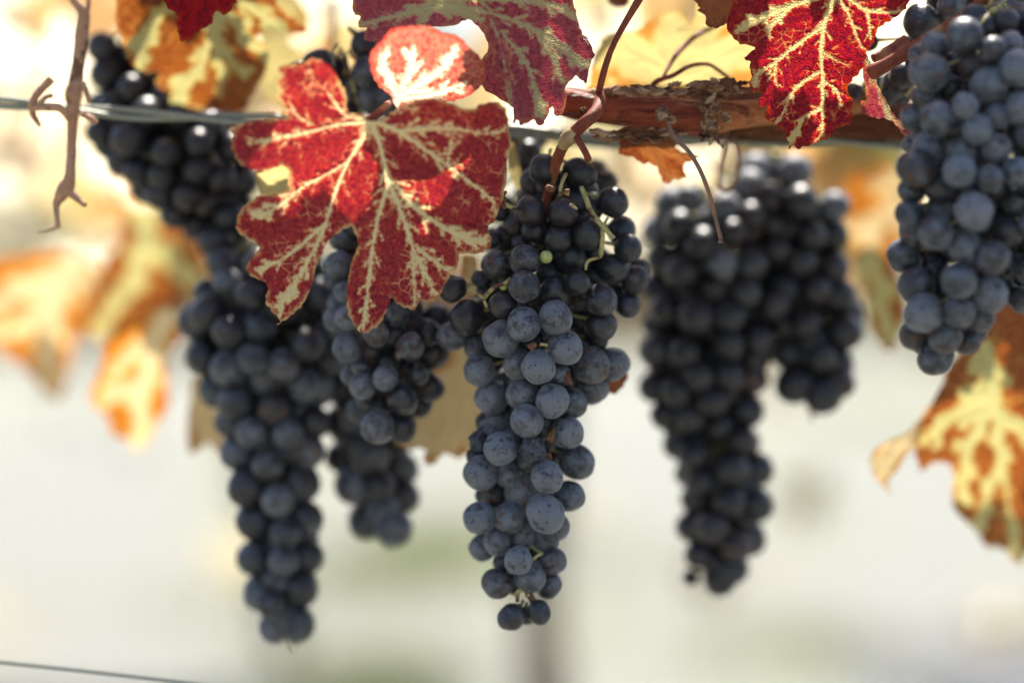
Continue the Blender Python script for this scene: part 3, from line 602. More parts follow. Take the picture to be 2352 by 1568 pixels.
# left dry cane
lc_ = empty('dry_cane', P(168, 240, 1.125)); tag(lc_, 'dry grey brown cane with swollen nodes hanging across the wire at the left', 'cane')
child_stem('cane_wood', lc_, [[(150,-30,8,1.12),(172,5,10,1.12),(192,32,15,1.12),(187,80,16,1.12),(182,130,15,1.12),(174,190,17,1.12),(168,216,21,1.12),(168,240,17,1.12),(166,290,13,1.118),(164,360,12,1.115),(160,410,14,1.112),(152,430,19,1.112),(140,448,15,1.112),(130,470,8,1.112),(132,500,6,1.112),(134,524,7,1.112)],
   [(155,432,14,1.112),(172,450,10,1.11),(196,472,6,1.108)],[(192,32,8,1.12),(202,18,6,1.12),(204,-10,5,1.12)],[(134,520,4,1.112),(110,530,2.5,1.112),(86,534,1.5,1.112)]], M['grey_cane'], .06, 16)
child_stem('curled_tendril', lc_, [[(120,182,7,1.105),(95,205,7,1.105),(75,235,7,1.105),(76,262,6,1.108),(93,290,3.5,1.11)],[(78,248,6,1.105),(110,246,7,1.10),(140,250,7,1.10),(160,272,7,1.105),(172,284,6,1.11)],
   [(192,188,4,1.11),(198,210,5,1.11),(205,235,5,1.11)],[(188,262,5,1.11),(205,270,6,1.105),(222,284,5,1.105)],[(88,240,4,1.10),(105,225,4,1.10),(118,220,4,1.105)]], M['grey_cane'], .1, 8, thin=1.3)
# wires
wm = NT('galvanised_wire'); g_ = wm.node('ShaderNodeNewGeometry').outputs['Position']
M['wire'] = wm.out(wm.node('ShaderNodeBsdfPrincipled', {'Base Color': wm.mix(wm.noise(g_, 300, 4), (.17, .18, .13), (.29, .30, .24)), 'Roughness': .38, 'Metallic': .2}).outputs[0])
we = empty('trellis_wire', P(0, 238, 1.14)); tag(we, 'twisted grey trellis wire running along the top from the left under the cordon', 'wire')
wp = [(-400,205),(-200,220),(0,236),(100,243),(180,252),(300,262),(450,270),(620,276),(900,290),(1180,300),(1350,318),(1480,325),(1700,322),(1900,325),(2100,330),(2400,345),(2800,360)]
xs = np.linspace(-400, 2800, 260)
for s in (0, 1):
    pts = []
    for x in xs:
        y = np.interp(x, [p[0] for p in wp], [p[1] for p in wp]); a = x/95.0+s*math.pi; am = 8.5
        d = 1.135+(.012 if x > 1000 else 0.0)
        pts.append((x, y+am*math.cos(a), 7.5, d+am*K*math.sin(a)))
    t = Tubes(); t.add(path3(pts), seg=12, sub=1, rough=.01); t.build('wire_strand', M['wire'], we)
hose = NT('hose'); M['hose'] = hose.out(hose.node('ShaderNodeBsdfPrincipled', {'Base Color': (.10, .11, .085, 1), 'Roughness': .45}).outputs[0])
stem('irrigation_hose', 'blurred dark grey green hose running behind the cordon', 'hose', [(1120,285,15,1.19),(1200,300,16,1.19),(1350,320,18,1.19),(1480,326,18,1.19),(1700,318,13,1.19),(2100,322,12,1.19),(2600,330,12,1.19)], M['hose'], rough=.0)
stem('lower_wire', 'thin dark wire crossing the bottom left corner', 'wire', [(-300,1490,4,1.13),(0,1520,4,1.13),(240,1545,4,1.13),(450,1568,4,1.13),(800,1605,4,1.13),(2700,1800,4,1.13)], M['wire'], rough=.0)

# ------------------------------------------------------------------ leaves traced and shaped in depth
def teeth(outline, amp, seed, n=4):
    rg = random.Random(seed); pts = smooth_path([p[:2] for p in outline]+[outline[0][:2]], n)[:-1]
    cen_ = np.mean(pts, axis=0); out = []
    ph = rg.uniform(0, 6)
    m = len(pts); acc = 0
    for i, p in enumerate(pts):
        a = pts[i-1]; b = pts[(i+1) % m]; t = b-a; L = np.hypot(*t)+1e-9; nrm = np.array((t[1], -t[0]))/L
        if i: acc += np.hypot(*(p-pts[i-1]))
        k = amp*(abs(((acc/22+ph) % 1)-.5)*2-.5)+rg.uniform(-.25, .25)*amp
        out.append(p+nrm*k)
    return out
def resample(pts, step):
    out = []; pts = pts+[pts[0]]
    for a, b in zip(pts[:-1], pts[1:]):
        a = np.array(a); b = np.array(b); n = max(1, int(np.hypot(*(b-a))/step))
        for j in range(n): out.append(a+(b-a)*j/n)
    return out
def inside(px, py, poly):
    x = poly[:, 0]; y = poly[:, 1]; x2 = np.roll(x, -1); y2 = np.roll(y, -1); c = np.zeros(px.shape, bool)
    for i in range(len(x)):
        if y[i] == y2[i]: continue
        hit = ((y[i] > py) != (y2[i] > py)) & (px < (x2[i]-x[i])*(py-y[i])/(y2[i]-y[i])+x[i]); c ^= hit
    return c
def seg_dist(px, py, segs):        # segs: (ax, ay, bx, by, wa, wb)
    best = np.full(px.shape, 1e9)
    for ax_, ay_, bx, by, wa, wb in segs:
        dx = bx-ax_; dy = by-ay_; L = dx*dx+dy*dy+1e-9
        t = np.clip(((px-ax_)*dx+(py-ay_)*dy)/L, 0, 1)
        d = np.hypot(px-ax_-t*dx, py-ay_-t*dy)-(wa+(wb-wa)*t); best = np.minimum(best, d)
    return best
def vein_segments(mains, poly, w0, seed, spacing=42, blen=90, sub=True):
    rg = random.Random(seed); segs = []
    def addline(pts, wa, wb):
        n = len(pts)-1
        for i in range(n): segs.append((*pts[i][:2], *pts[i+1][:2], wa+(wb-wa)*i/n, wa+(wb-wa)*(i+1)/n))
    def branch(pts, w, sp, bl, level):
        acc = sp*.6; side = 1 if rg.random() < .5 else -1; tot = sum(np.hypot(*(pts[i+1][:2]-pts[i][:2])) for i in range(len(pts)-1)); run = 0
        for i in range(len(pts)-1):
            L = np.hypot(*(pts[i+1]-pts[i])); run += L; acc += L
            if acc > sp:
                acc = 0; side = -side; d = (pts[i+1]-pts[i])/max(L, 1e-6); an = side*R(rg.uniform(42, 58)); bl_ = bl*rg.uniform(.55, 1.25)*(1-.4*run/tot)
                q = pts[i].copy(); line = [q.copy()]; a0 = math.atan2(d[1], d[0])+an
                for k in range(7):
                    a0 -= side*R(3.5); q = q+np.array((math.cos(a0), math.sin(a0)))*bl_/7; line.append(q.copy())
                addline(line, w*.45-(.4 if level else 2.4), w*.12-(1.6 if level else 3.6))
                if level: branch(line, w*.55, sp*.5, bl*.33, level-1)
    for m in mains:
        ww = m[0] if not isinstance(m[0], (tuple, list)) else 1.0; pts = m[1:] if not isinstance(m[0], (tuple, list)) else m
        line = smooth_path([p[:2] for p in pts], 6); addline(line, w0*ww, w0*ww*.30)
        if sub: branch(line, w0*ww, spacing, blen, 1)
    return segs
NOISE_D = np.random.default_rng(3).uniform(0, 6.28, (8, 4))
def leaf(label, outline, depth, veins, mat, step=5.0, w0=5.0, tooth=5.0, seed=1, wav=6.0, pats=(), base_pat=.8, spacing=42, blen=90, warp=None, cat='leaf', name='vine_leaf', petiole=None, parent=None, part='blade', crease=1.0, subv=True, grp=None, extras=()):
    """outline/veins in picture units; depth: (d at x0, tilt in metres per unit along x, tilt along y) about the outline's centre"""
    pts = teeth(outline, tooth, seed); pts = resample(pts, step); poly = np.array(pts)
    x0, y0 = poly.min(0); x1, y1 = poly.max(0)
    gx, gy = np.meshgrid(np.arange(x0, x1, step), np.arange(y0, y1, step*.87)); gx = gx+(np.arange(gx.shape[0])[:, None] % 2)*step*.5
    r_ = np.random.default_rng(seed); gx = (gx+r_.uniform(-.15, .15, gx.shape)*step).ravel(); gy = (gy+r_.uniform(-.15, .15, gy.shape)*step).ravel()
    ins = inside(gx, gy, poly); gx = gx[ins]; gy = gy[ins]
    es = [(*poly[i], *poly[(i+1) % len(poly)], 0, 0) for i in range(len(poly))]
    ed = seg_dist(gx, gy, es); k = ed > step*.5; gx = gx[k]; gy = gy[k]; ed = ed[k]
    allp = [Vector(p) for p in poly]+[Vector((a, b)) for a, b in zip(gx, gy)]
    n = len(poly)
    res = delaunay_2d_cdt(allp, [(i, (i+1) % n) for i in range(n)], [list(range(n))], 1, 1e-4)
    V2, _, F = res[0], res[1], res[2]
    X = np.array([v.x for v in V2]); Y = np.array([v.y for v in V2])
    segs = vein_segments(veins, poly, w0, seed, spacing, blen, subv) if veins else [(x0-999, y0-999, x0-998, y0-998, 0, 0)]
    vd = np.clip(seg_dist(X, Y, segs), -10, 200); mainsegs = vein_segments(veins, poly, w0, seed, sub=False) if veins else segs
    md = np.clip(seg_dist(X, Y, mainsegs), 0, 120); ed = seg_dist(X, Y, es)
    cx, cy = (x0+x1)/2, (y0+y1)/2; d0, tx, ty = depth
    s = np.zeros_like(X)
    for i, (a, b, c, e) in enumerate(NOISE_D[:6]):
        f = .012*(1.5**i); th = a+seed; s += math.cos(1)*np.sin(f*(X*math.cos(th)+Y*math.sin(th))+b+seed)/(1.35**i)
    D = d0+tx*(X-cx)+ty*(Y-cy)+K*(wav*s*(.5+np.exp(-ed/30))) - K*crease*np.minimum(md, 40)*.22
    if warp is not None: D = D+warp(X, Y)
    pat = np.full(X.shape, base_pat)
    for (px_, py_, pr_, pv_) in pats:
        wgt = np.exp(-((X-px_)**2+(Y-py_)**2)/(pr_*pr_)); pat = pat*(1-wgt)+pv_*wgt
    org = P(cx, cy, d0) if parent is None else Vector(parent.location)
    co = np.stack([(X-1176)*K*D, D, 1.0-(Y-784)*K*D], 1)-np.array(org)
    me = bpy.data.meshes.new(part); me.from_pydata(co.tolist(), [], [tuple(f) for f in F]); me.update()
    me.polygons.foreach_set('use_smooth', [True]*len(me.polygons))
    for nm, arr in (('vd', vd), ('ed', ed), ('pat', pat)):
        at = me.attributes.new(nm, 'FLOAT', 'POINT'); at.data.foreach_set('value', arr.astype(np.float32))
    at = me.attributes.new('lc', 'FLOAT_VECTOR', 'POINT'); at.data.foreach_set('vector', np.stack([X/100, Y/100, np.zeros_like(X)], 1).astype(np.float32).ravel())
    me.materials.append(mat)
    if parent is None:
        e = empty(name, org); tag(e, label, cat, grp)
    else: e = parent
    o = link(part, me, e)
    if petiole:
        t = Tubes(); t.add(path3(petiole), seg=10, rough=.05); t.build('petiole', M['red_stem'], e)
    return e
YEL = (.62, .50, .20)
M['hero'] = leaf_material('red_leaf_yellow_veins', (.80, .72, .40), (.60, .27, .15), (.36, .022, .036), (.20, .012, .032), (.68, .50, .22), 9, 9, .45, .35, .65)
M['hero_sunlit'] = leaf_material('sunlit_folded_lobe', (.80, .70, .52), (.66, .42, .28), (.50, .16, .11), (.36, .06, .06), (.42, .05, .05), 12, 12, .6, .4, .5)  # paler copy of the red leaf colours, sun glow on the fold painted in
M['crimson'] = leaf_material('crimson_leaf_yellow_veins', (.66, .58, .28), (.50, .20, .10), (.32, .008, .026), (.17, .004, .026), (.45, .10, .04), 8, 7, .5, .25, .6, seed=5)
M['purple'] = leaf_material('purple_red_leaf_green_veins', (.44, .40, .20), (.46, .19, .14), (.36, .06, .075), (.24, .03, .05), (.56, .22, .09), 10, 10, .35, .6, .4, seed=9)
M['red_tip'] = leaf_material('deep_red_leaf', (.34, .02, .02), (.36, .012, .014), (.34, .008, .014), (.16, .004, .01), (.45, .06, .03), 6, 14, .5, .3, .2, seed=12)
M['olive'] = leaf_material('olive_leaf_red_patches', (.44, .41, .19), (.42, .30, .10), (.26, .08, .03), (.16, .03, .02), (.55, .34, .14), 13, 13, .42, .3, .5, seed=15)
M['yellow'] = leaf_material('yellow_leaf_brown_flecks', (.56, .47, .22), (.55, .42, .17), (.50, .24, .08), (.48, .20, .07), (.55, .36, .14), 7, 30, .5, .3, .1, blotch=.5, seed=18)
M['brown'] = leaf_material('dried_brown_leaf', (.30, .12, .05), (.32, .12, .05), (.24, .07, .03), (.14, .04, .02), (.20, .05, .03), 7, 20, .35, .3, .4, blotch=.4, seed=22)
M['orange'] = leaf_material('orange_leaf', (.66, .54, .32), (.56, .34, .13), (.48, .20, .06), (.36, .10, .03), (.50, .22, .07), 9, 26, .5, .35, .4, seed=26)
M['tan'] = leaf_material('tan_leaf', (.62, .48, .26), (.52, .36, .18), (.50, .26, .12), (.38, .22, .10), (.52, .26, .08), 7, 24, .4, .3, .4, seed=30)

# the hero leaf
hero_out = z2([(745,552),(700,515),(645,505),(637,430),(610,370),(575,310),(520,272),(480,262),(440,285),(395,288),(335,302),(345,340),(320,372),(335,412),(325,440),(348,465),(352,505),(365,538),(300,532),(240,540),(170,555),(115,575),(125,612),(120,660),(140,710),(170,748),(230,768),(300,762),(352,742),(378,765),(372,810),(378,855),
 (330,872),(250,880),(190,915),(150,970),(145,1040),(190,1070),(240,1105),(225,1145),(190,1190),(205,1240),(282,1282),(272,1350),(300,1400),(340,1440),(322,1462),(350,1450),(400,1412),(440,1370),(480,1290),(500,1210),(530,1140),(560,1080),(610,1045),(655,1020),(680,1060),(690,1100),(660,1180),(650,1240),(640,1320),(645,1400),(670,1460),(710,1500),(760,1480),(800,1440),(825,1380),(838,1345),(880,1375),(945,1395),(965,1352),(1010,1362),(1050,1335),(1100,1250),(1142,1200),(1150,1145),(1220,1145),(1278,1115),(1292,1080),(1275,1025),(1300,1000),
 (1330,930),(1355,830),(1365,700),(1375,640),(1362,540),(1350,490),(1310,460),(1250,470),(1190,492),(1100,462),(1030,442),(960,450),(900,472),(850,500),(810,530)])
hv_ = [[1.25]+z2([(745,550),(600,562),(480,592),(335,620),(200,645)]),[.9]+z2([(700,535),(630,515),(560,425),(500,362),(455,310)]),[.6]+z2([(470,560),(420,520),(365,488)]),
 [1.3]+z2([(742,555),(700,640),(640,740),(590,860),(545,1000),(500,1110),(440,1220),(375,1350)]),[1.0]+z2([(645,730),(540,790),(430,850),(330,930),(250,975)]),[1.0]+z2([(535,1015),(430,1105),(340,1170),(235,1215)]),[.7]+z2([(490,1130),(410,1260),(330,1380)]),
 [1.5]+z2([(750,550),(790,660),(830,820),(885,960),(935,1110),(990,1230),(1040,1325)]),[1.1]+z2([(828,830),(790,940),(760,1080),(740,1250),(722,1400),(712,1480)]),[.8]+z2([(935,1120),(940,1230),(945,1370)]),
 [1.1]+z2([(845,820),(950,935),(1060,1015),(1160,1065),(1260,1095)]),[.7]+z2([(960,1120),(1050,1190),(1120,1235)]),
 [1.4]+z2([(760,545),(850,582),(920,622),(1000,680),(1100,750),(1200,825),(1290,900),(1310,960)]),[1.1]+z2([(870,592),(1000,580),(1120,580),(1250,600),(1355,592)]),[.7]+z2([(800,520),(850,490),(900,475)]),[.7]+z2([(1090,745),(1110,640),(1120,600)])]
q2 = lambda x, y, r, v: (x*.51+470.4, y*.51, r*.51, v)
def hero_warp(X, Y):
    jx, jy = 745*.51+470.4, 550*.51
    r2 = ((X-jx)**2+(Y-jy)**2)/300**2
    right = 1/(1+np.exp(-(X-1080)/18)); left = 1/(1+np.exp((X-650)/20))*(Y < 500)
    return .006*r2*0 + right*K*40*(Y < 520) + left*K*(-25)
hero = leaf('large red vine leaf with bold yellow veins hanging in front left of centre', hero_out, (1.034, .00001, .00007), hv_, M['hero'], 3.4, 3.4, 4.5, 3, 10.0,
   pats=[q2(230,980,100,.5),(q2(1180,1100,110,.62)),q2(330,1380,90,.6),q2(520,420,160,1.15),q2(560,700,160,1.2),q2(640,950,140,1.1),q2(1060,830,70,.4),q2(1000,480,60,.4),q2(1280,760,140,1.15)], base_pat=.90, spacing=15, blen=40, warp=hero_warp,
   petiole=[(848,278,11,1.03),(880,250,9,1.035),(893,238,8,1.05),(915,225,8,1.075)])
fold_out = z2([(820,150),(850,128),(930,118),(1010,120),(1070,150),(1140,165),(1190,215),(1240,260),(1270,330),(1240,390),(1190,430),(1120,455),(1040,460),(980,465),(930,470),(880,490),(850,470),(840,435),(800,405),(770,370),(745,310),(745,240),(790,190)])
leaf('', fold_out, (1.03, 0, .00016), [[1.2]+z2([(840,490),(870,430),(920,330),(940,230)]),[1.0]+z2([(860,450),(960,380),(1080,300),(1130,220)]),[.8]+z2([(870,440),(820,340),(800,260)]),[.8]+z2([(900,440),(1040,420),(1180,370)])], M['hero_sunlit'], 3.8, 4.5, 3, 8, 8.0,
   base_pat=.78, pats=[q2(1200,330,90,1.1),q2(940,140,90,.9)], spacing=24, blen=40, parent=hero, part='folded_lobe', warp=lambda X, Y: K*30*np.sin((Y-60)/70))
# crimson leaf, upper right
cr_out = z4([(-70,150),(-66,185),(0,270),(80,290),(105,312),(50,370),(85,400),(78,450),(95,482),(75,520),(90,578),(130,590),(162,585),(138,640),(140,682),(192,685),(175,742),(232,790),(298,840),(330,915),(335,962),(355,920),(375,950),(432,935),(500,910),(580,880),(650,812),(710,800),(735,742),(730,672),(745,650),(700,572),(740,500),(790,452),(815,380),(820,332),(860,290),(885,230),(890,190),(950,150),(1040,90),(1080,40),(1110,-60),(850,-130),(560,-120),(200,-110),(0,-60)])
cv = [[1.5]+z4([(640,-60),(620,0),(562,130),(535,300),(540,420),(545,600),(545,750),(540,850),(500,905)]),[1.1]+z4([(545,170),(430,250),(350,310),(250,392),(150,460),(98,520)]),[1.1]+z4([(522,460),(400,540),(335,620),(290,730),(240,785)]),[.8]+z4([(545,520),(630,570),(668,680)]),[.9]+z4([(545,690),(430,750),(372,850),(345,920)]),
 [1.0]+z4([(650,-10),(700,70),(742,180),(795,310)]),[1.3]+z4([(600,-40),(400,20),(200,90),(0,195)]),[.8]+z4([(330,45),(220,160),(200,230)]),[.9]+z4([(700,-20),(830,65),(980,80),(1060,60)]),[.8]+z4([(830,70),(842,160),(850,250)]),[.7]+z4([(545,330),(640,390),(720,420)]),[.7]+z4([(250,395),(240,480),(260,560)])]
q4 = lambda x, y, r, v: (x*.36+1693.4, y*.36, r*.36, v)
leaf('bright crimson vine leaf with pale yellow veins hanging over the cordon at the upper right', cr_out, (1.062, 0, .00004), cv, M['crimson'], 3.8, 4.0, 4.5, 11, 7.0,
   pats=[q4(60,130,160,.35),q4(120,540,80,.45),q4(250,60,140,.6),q4(330,880,80,.5),q4(560,400,200,1.1)], base_pat=.97, spacing=20, blen=32,
   petiole=[(1920,-25,7,1.06),(1925,-60,8,1.06)])
curl_out = z4([(812,325),(850,400),(868,470),(905,560),(950,640),(995,725),(1050,775),(1110,820),(1142,852),(1100,882),(1060,862),(1010,795),(960,762),(880,752),(800,722),(790,650),(820,630),(812,540),(800,450)])
leaf('narrow curled dull red leaf with a lit edge beside the crimson leaf, above the cordon', curl_out, (1.07, -.0001, .00005), [[1.0]+z4([(830,380),(870,480),(925,610),(965,720),(1060,820)])], M['purple'], 4, 3.5, 3, 14, 6,
   base_pat=.9, spacing=22, blen=30, warp=lambda X, Y: -K*22*np.cos((X-2010-(Y-200)*.45)/22))
# big purple leaf at the top
pu_out = [(812,-60),(808,20),(826,38),(822,62),(842,66),(835,90),(880,100),(920,96),(960,70),(1000,62),(1046,58),(1075,45),(1105,70),(1122,110),(1100,150),(1108,200),(1150,228)]+z3([(135,690),(140,780),(165,768),(195,802),(270,765),(305,806),(345,770),(380,680),(395,700),(420,746),(465,700),(482,600),(470,560),(530,490),(560,500),(605,532),(628,420),(655,350),(620,260),(575,200),(540,90),(520,0),(500,-160)])
pv_ = [[1.3,(1060,-70),(1030,-20),(1015,14)],[1.1,(1015,12),(950,28),(880,44),(820,60)],[1.2,(1018,14),(1100,45),(1165,90),(1215,160),(1240,255)],[1.1,(1015,10),(1120,30),(1210,60),(1290,110),(1340,150)],[1.0,(1020,0),(1150,0),(1260,10),(1330,40)],[.8,(1150,80),(1165,150),(1170,230)],[.8,(1230,70),(1270,130),(1290,190)]]
leaf('large dull purple red leaf with green veins and toothed tips across the top', pu_out, (1.072, -.00003, -.00005), pv_, M['purple'], 3.8, 3.6, 4, 17, 9.0,
   pats=[(1190,270,40,.3),(1250,265,40,.25),(1290,60,80,.6),(1000,10,80,.5),(1340,140,50,.5)], base_pat=.92, spacing=24, blen=40, warp=lambda X, Y: K*45*np.exp(-((X-1130-(Y-80)*.35)/28)**2)*(-1))
lip = z3([(-60,150),(-30,100),(0,90),(40,130),(60,200),(100,290),(130,360),(110,420),(140,480),(110,520),(60,500),(20,480),(5,420),(10,350),(-10,260),(-30,210)])
leaf('rolled dark red leaf edge hanging before the large purple red leaf', lip, (1.05, 0, 0), [[.8]+z3([(0,130),(60,300),(90,480)])], M['purple'], 4, 3, 3, 19, 5, base_pat=1.1, spacing=30, blen=30, warp=lambda X, Y: -K*24*np.cos((X-1145-(Y-110)*.2)/20))
# red tip top left
rt = z1([(1000,-80),(1045,10),(1080,62),(1130,88),(1128,160),(1145,240),(1168,264),(1212,250),(1280,190),(1350,150),(1372,75),(1440,97),(1490,40),(1515,-10),(1520,-100)])
leaf('small deep red leaf tip hanging from the top edge before the olive leaf', rt, (1.045, 0, 0), [[1]+z1([(1250,-80),(1240,60),(1180,240)]),[.8]+z1([(1300,-40),(1400,40),(1450,80)])], M['red_tip'], 4, 3, 4, 21, 5, base_pat=1.0, spacing=30, blen=30)
# olive leaf upper left
ol = z1([(745,-60),(738,40),(735,130),(770,230),(800,330),(850,420),(930,466),(1000,460),(1010,500),(990,530),(1040,576),(1092,582),(1082,640),(1110,700),(1160,712),(1220,690),(1300,705),(1430,712),(1560,716),(1600,640),(1680,490),(1712,380),(1700,300),(1630,245),(1700,205),(1795,190),(1740,100),(1850,215),(1960,195),(1880,120),(1760,20),(1740,-80)])
ov = [[1.6]+z1([(1350,-80),(1378,60),(1385,280),(1410,450),(1410,620)]),[1.2]+z1([(1380,120),(1280,420),(1160,560),(1120,660)]),[1.2]+z1([(1380,30),(1480,120),(1600,280),(1700,350)]),[1.0]+z1([(1388,290),(1480,400),(1560,480)]),[1.1]+z1([(1200,-60),(1020,90),(920,270),(900,430)]),[.9]+z1([(1400,-20),(1600,40),(1780,180)])]
q1 = lambda x, y, r, v: (x*.36, y*.36, r*.36, v)
leaf('blurred olive and red mottled leaf with pale veins at the upper left', ol, (1.165, .00003, .00014), ov, M['olive'], 4.5, 3.4, 5, 23, 16.0, pats=[q1(850,250,140,.3),q1(1130,560,130,.35),q1(1760,200,120,.2),q1(1400,680,120,1.2)], base_pat=.8, spacing=30, blen=45, warp=lambda X, Y: K*40*np.exp(-((X-360)/30)**2))
# yellow leaf behind the cordon
ye = z3([(610,560),(620,500),(640,400),(700,262),(770,222),(930,190),(1000,130),(1100,90),(1180,76),(1280,140),(1310,20),(1330,-80),(1700,-80),(1760,200),(1640,560),(1300,570),(900,570)])
leaf('pale yellow leaf flecked with brown standing behind the cordon', ye, (1.155, 0, .00012), [[1.0]+z3([(1150,560),(1150,380),(1180,120)]),[.8]+z3([(1150,480),(900,350),(700,300)]),[.8]+z3([(1160,420),(1300,250),(1400,60)]),[.8]+z3([(1150,520),(1400,420),(1600,300)])], M['yellow'], 5, 2.2, 4, 27, 14, base_pat=.35, spacing=40, blen=40)
leaf('crumpled orange brown dried leaf at the top edge left of the crimson leaf', z3([(1280,-80),(1290,0),(1332,50),(1310,62),(1372,112),(1360,150),(1430,182),(1500,150),(1582,95),(1560,20),(1520,-60)]), (1.085, 0, 0), [[1]+z3([(1400,-60),(1480,40),(1560,80)]),[.8]+z3([(1420,-20),(1400,80),(1430,170)])], M['brown'], 4, 2.6, 4, 29, 12, base_pat=.8, spacing=24, blen=30)
leaf('torn brown dried leaf hanging under the cordon right of the central stem', z3([(780,840),(822,900),(812,960),(832,992),(900,1000),(960,1040),(1040,1052),(1070,1110),(1112,1176),(1172,1140),(1240,1130),(1222,1052),(1312,1012),(1300,990),(1192,962),(1150,880),(1050,830),(900,800)]), (1.105, 0, .0001), [[1]+z3([(900,820),(1000,930),(1120,1160)]),[.8]+z3([(960,880),(1100,960),(1290,1000)])], M['brown'], 4, 2.6, 5, 31, 10, base_pat=.8, spacing=24, blen=30)
# leaves lower right
rl = z5([(500,770),(465,850),(430,915),(400,960),(372,1000),(368,1080),(385,1172),(440,1142),(500,1150),(516,1200),(510,1290),(540,1350),(600,1400),(640,1462),(700,1470),(762,1532),(790,1500),(850,1400),(900,1100),(880,700),(800,560),(700,520),(640,600),(610,640)])
leaf('blurred orange and green leaf hanging below the right edge bunch', rl, (1.2, .00002, .00014), [[1.5]+z5([(640,700),(680,950),(700,1150),(740,1380),(762,1520)]),[1.2]+z5([(650,940),(600,1030),(560,1130),(550,1280)]),[1.2]+z5([(640,880),(520,960),(400,1060)]),[1.1]+z5([(680,940),(760,1010),(860,1080)]),[1.0]+z5([(700,1130),(650,1260),(620,1390)])], M['olive'], 5, 3.2, 6, 33, 18,
   pats=[(z5([(600,850)])[0][0], z5([(600,850)])[0][1], 55, .2),(2300,1210,50,.5),(2230,1200,40,.4),(2330,1150,60,1.1)], base_pat=.66, spacing=34, blen=50)
leaf('curled golden leaf tip pointing down at the lower right', z5([(430,905),(380,980),(330,1030),(262,1060),(205,1105),(198,1150),(215,1195),(245,1232),(292,1272),(262,1222),(300,1172),(330,1120),(370,1080),(395,1010)]), (1.19, 0, 0), [[1]+z5([(400,970),(300,1080),(240,1160),(270,1250)])], M['orange'], 5, 3, 3, 35, 10, base_pat=.6, spacing=30, blen=30, warp=lambda X, Y: K*25*np.cos((X-2020)/18))
leaf('blurred olive yellow leaf between the two right bunches', [(1990,560),(2050,600),(2080,700),(2060,790),(2040,810),(2000,760),(1985,680),(1960,600)], (1.3, 0, 0), [[1,(2000,570),(2040,780)]], M['olive'], 8, 4, 5, 37, 20, base_pat=.5)
leaf('blurred orange leaf behind the top of the right bunches', [(1950,400),(2040,380),(2110,430),(2130,540),(2060,610),(1990,600),(1940,520)], (1.42, 0, 0), [[1,(2100,400),(1990,560)]], M['orange'], 8, 4, 5, 38, 20, base_pat=.7)
# leaves left
leaf('large blurred orange leaf with cream veins cut off by the left edge', z7([(-160,300),(0,290),(200,270),(350,265),(520,330),(640,420),(560,520),(480,600),(420,720),(380,900),(350,1000),(310,1070),(200,980),(100,860),(40,850),(0,800),(-160,700)]), (1.46, .00002, .00006), [[2.2]+z7([(420,260),(350,420),(290,600),(270,780),(290,980)]),[1.8]+z7([(380,340),(200,430),(0,520),(-150,560)]),[1.4]+z7([(330,480),(150,640),(0,720)]),[1.3]+z7([(400,300),(500,420),(600,420)])], M['orange'], 8, 9, 6, 41, 22, base_pat=.85, spacing=60, blen=70)
leaf('blurred olive brown leaf under the upper left bunch', z7([(680,0),(850,30),(1000,90),(1120,250),(1130,420),(1000,540),(880,590),(700,680),(600,740),(450,720),(400,650),(480,560),(560,340),(640,200)]), (1.42, 0, .00008), [[2]+z7([(760,10),(800,200),(700,450),(520,680)]),[1.5]+z7([(800,220),(950,330),(1080,380)])], M['olive'], 8, 7, 6, 43, 22, base_pat=.6, spacing=60, blen=60)
leaf('blurred pointed orange leaf hanging left of the long grape bunch', z7([(570,760),(640,680),(760,600),(900,565),(960,620),(1000,730),(930,800),(910,950),(920,1100),(850,1200),(830,1260),(750,1350),(700,1285),(620,1260),(580,1150),(510,1100),(500,1010),(550,900)]), (1.33, 0, .00008), [[2.4]+z7([(920,590),(850,750),(800,950),(770,1130),(750,1320)]),[1.6]+z7([(860,740),(720,820),(620,920)]),[1.3]+z7([(800,960),(680,1010),(560,1090)])], M['orange'], 7, 6.5, 6, 45, 18, base_pat=.85, spacing=50, blen=55)
leaf('narrow blurred tan leaf touching the long grape bunch at its left', z7([(1050,950),(1130,930),(1180,1000),(1200,1150),(1250,1250),(1200,1360),(1140,1300),(1100,1330),(1035,1355),(1030,1200)]), (1.27, 0, 0), [[1.5]+z7([(1100,950),(1110,1150),(1180,1340)])], M['tan'], 7, 4, 5, 47, 14, base_pat=.6)
leaf('blurred tan leaf filling the gap between the small bunch and the central bunch', [(1000,780),(1060,790),(1110,800),(1130,920),(1120,1000),(1108,1026),(1082,1034),(1052,1052),(1022,1040),(1000,1062),(982,1068),(972,1050),(976,1030),(940,1030),(905,1015),(935,985),(960,930),(985,880)], (1.175, 0, .00003), [[1.5,(1080,800),(1060,900),(1020,1030)],[1,(1070,860),(1000,930),(950,1010)],[1,(1065,880),(1090,960),(1095,1020)]], M['tan'], 5, 4, 5, 49, 12, base_pat=.45, spacing=30, blen=40)
leaf('small red brown leaf peeping out at the right side of the central bunch', [(1360,830),(1420,800),(1442,850),(1436,880),(1410,905),(1385,895),(1350,880)], (1.13, 0, 0), [[1,(1370,840),(1420,890)]], M['brown'], 5, 2.5, 3, 51, 8, base_pat=.9)
leaf('pale curled leaf strip beside the left edge of the central stem', [(1168,335),(1180,330),(1192,380),(1215,430),(1222,445),(1205,448),(1178,420),(1166,380)], (1.14, 0, 0), [[.8,(1175,340),(1212,440)]], M['yellow'], 5, 2, 3, 53, 8, base_pat=.0)
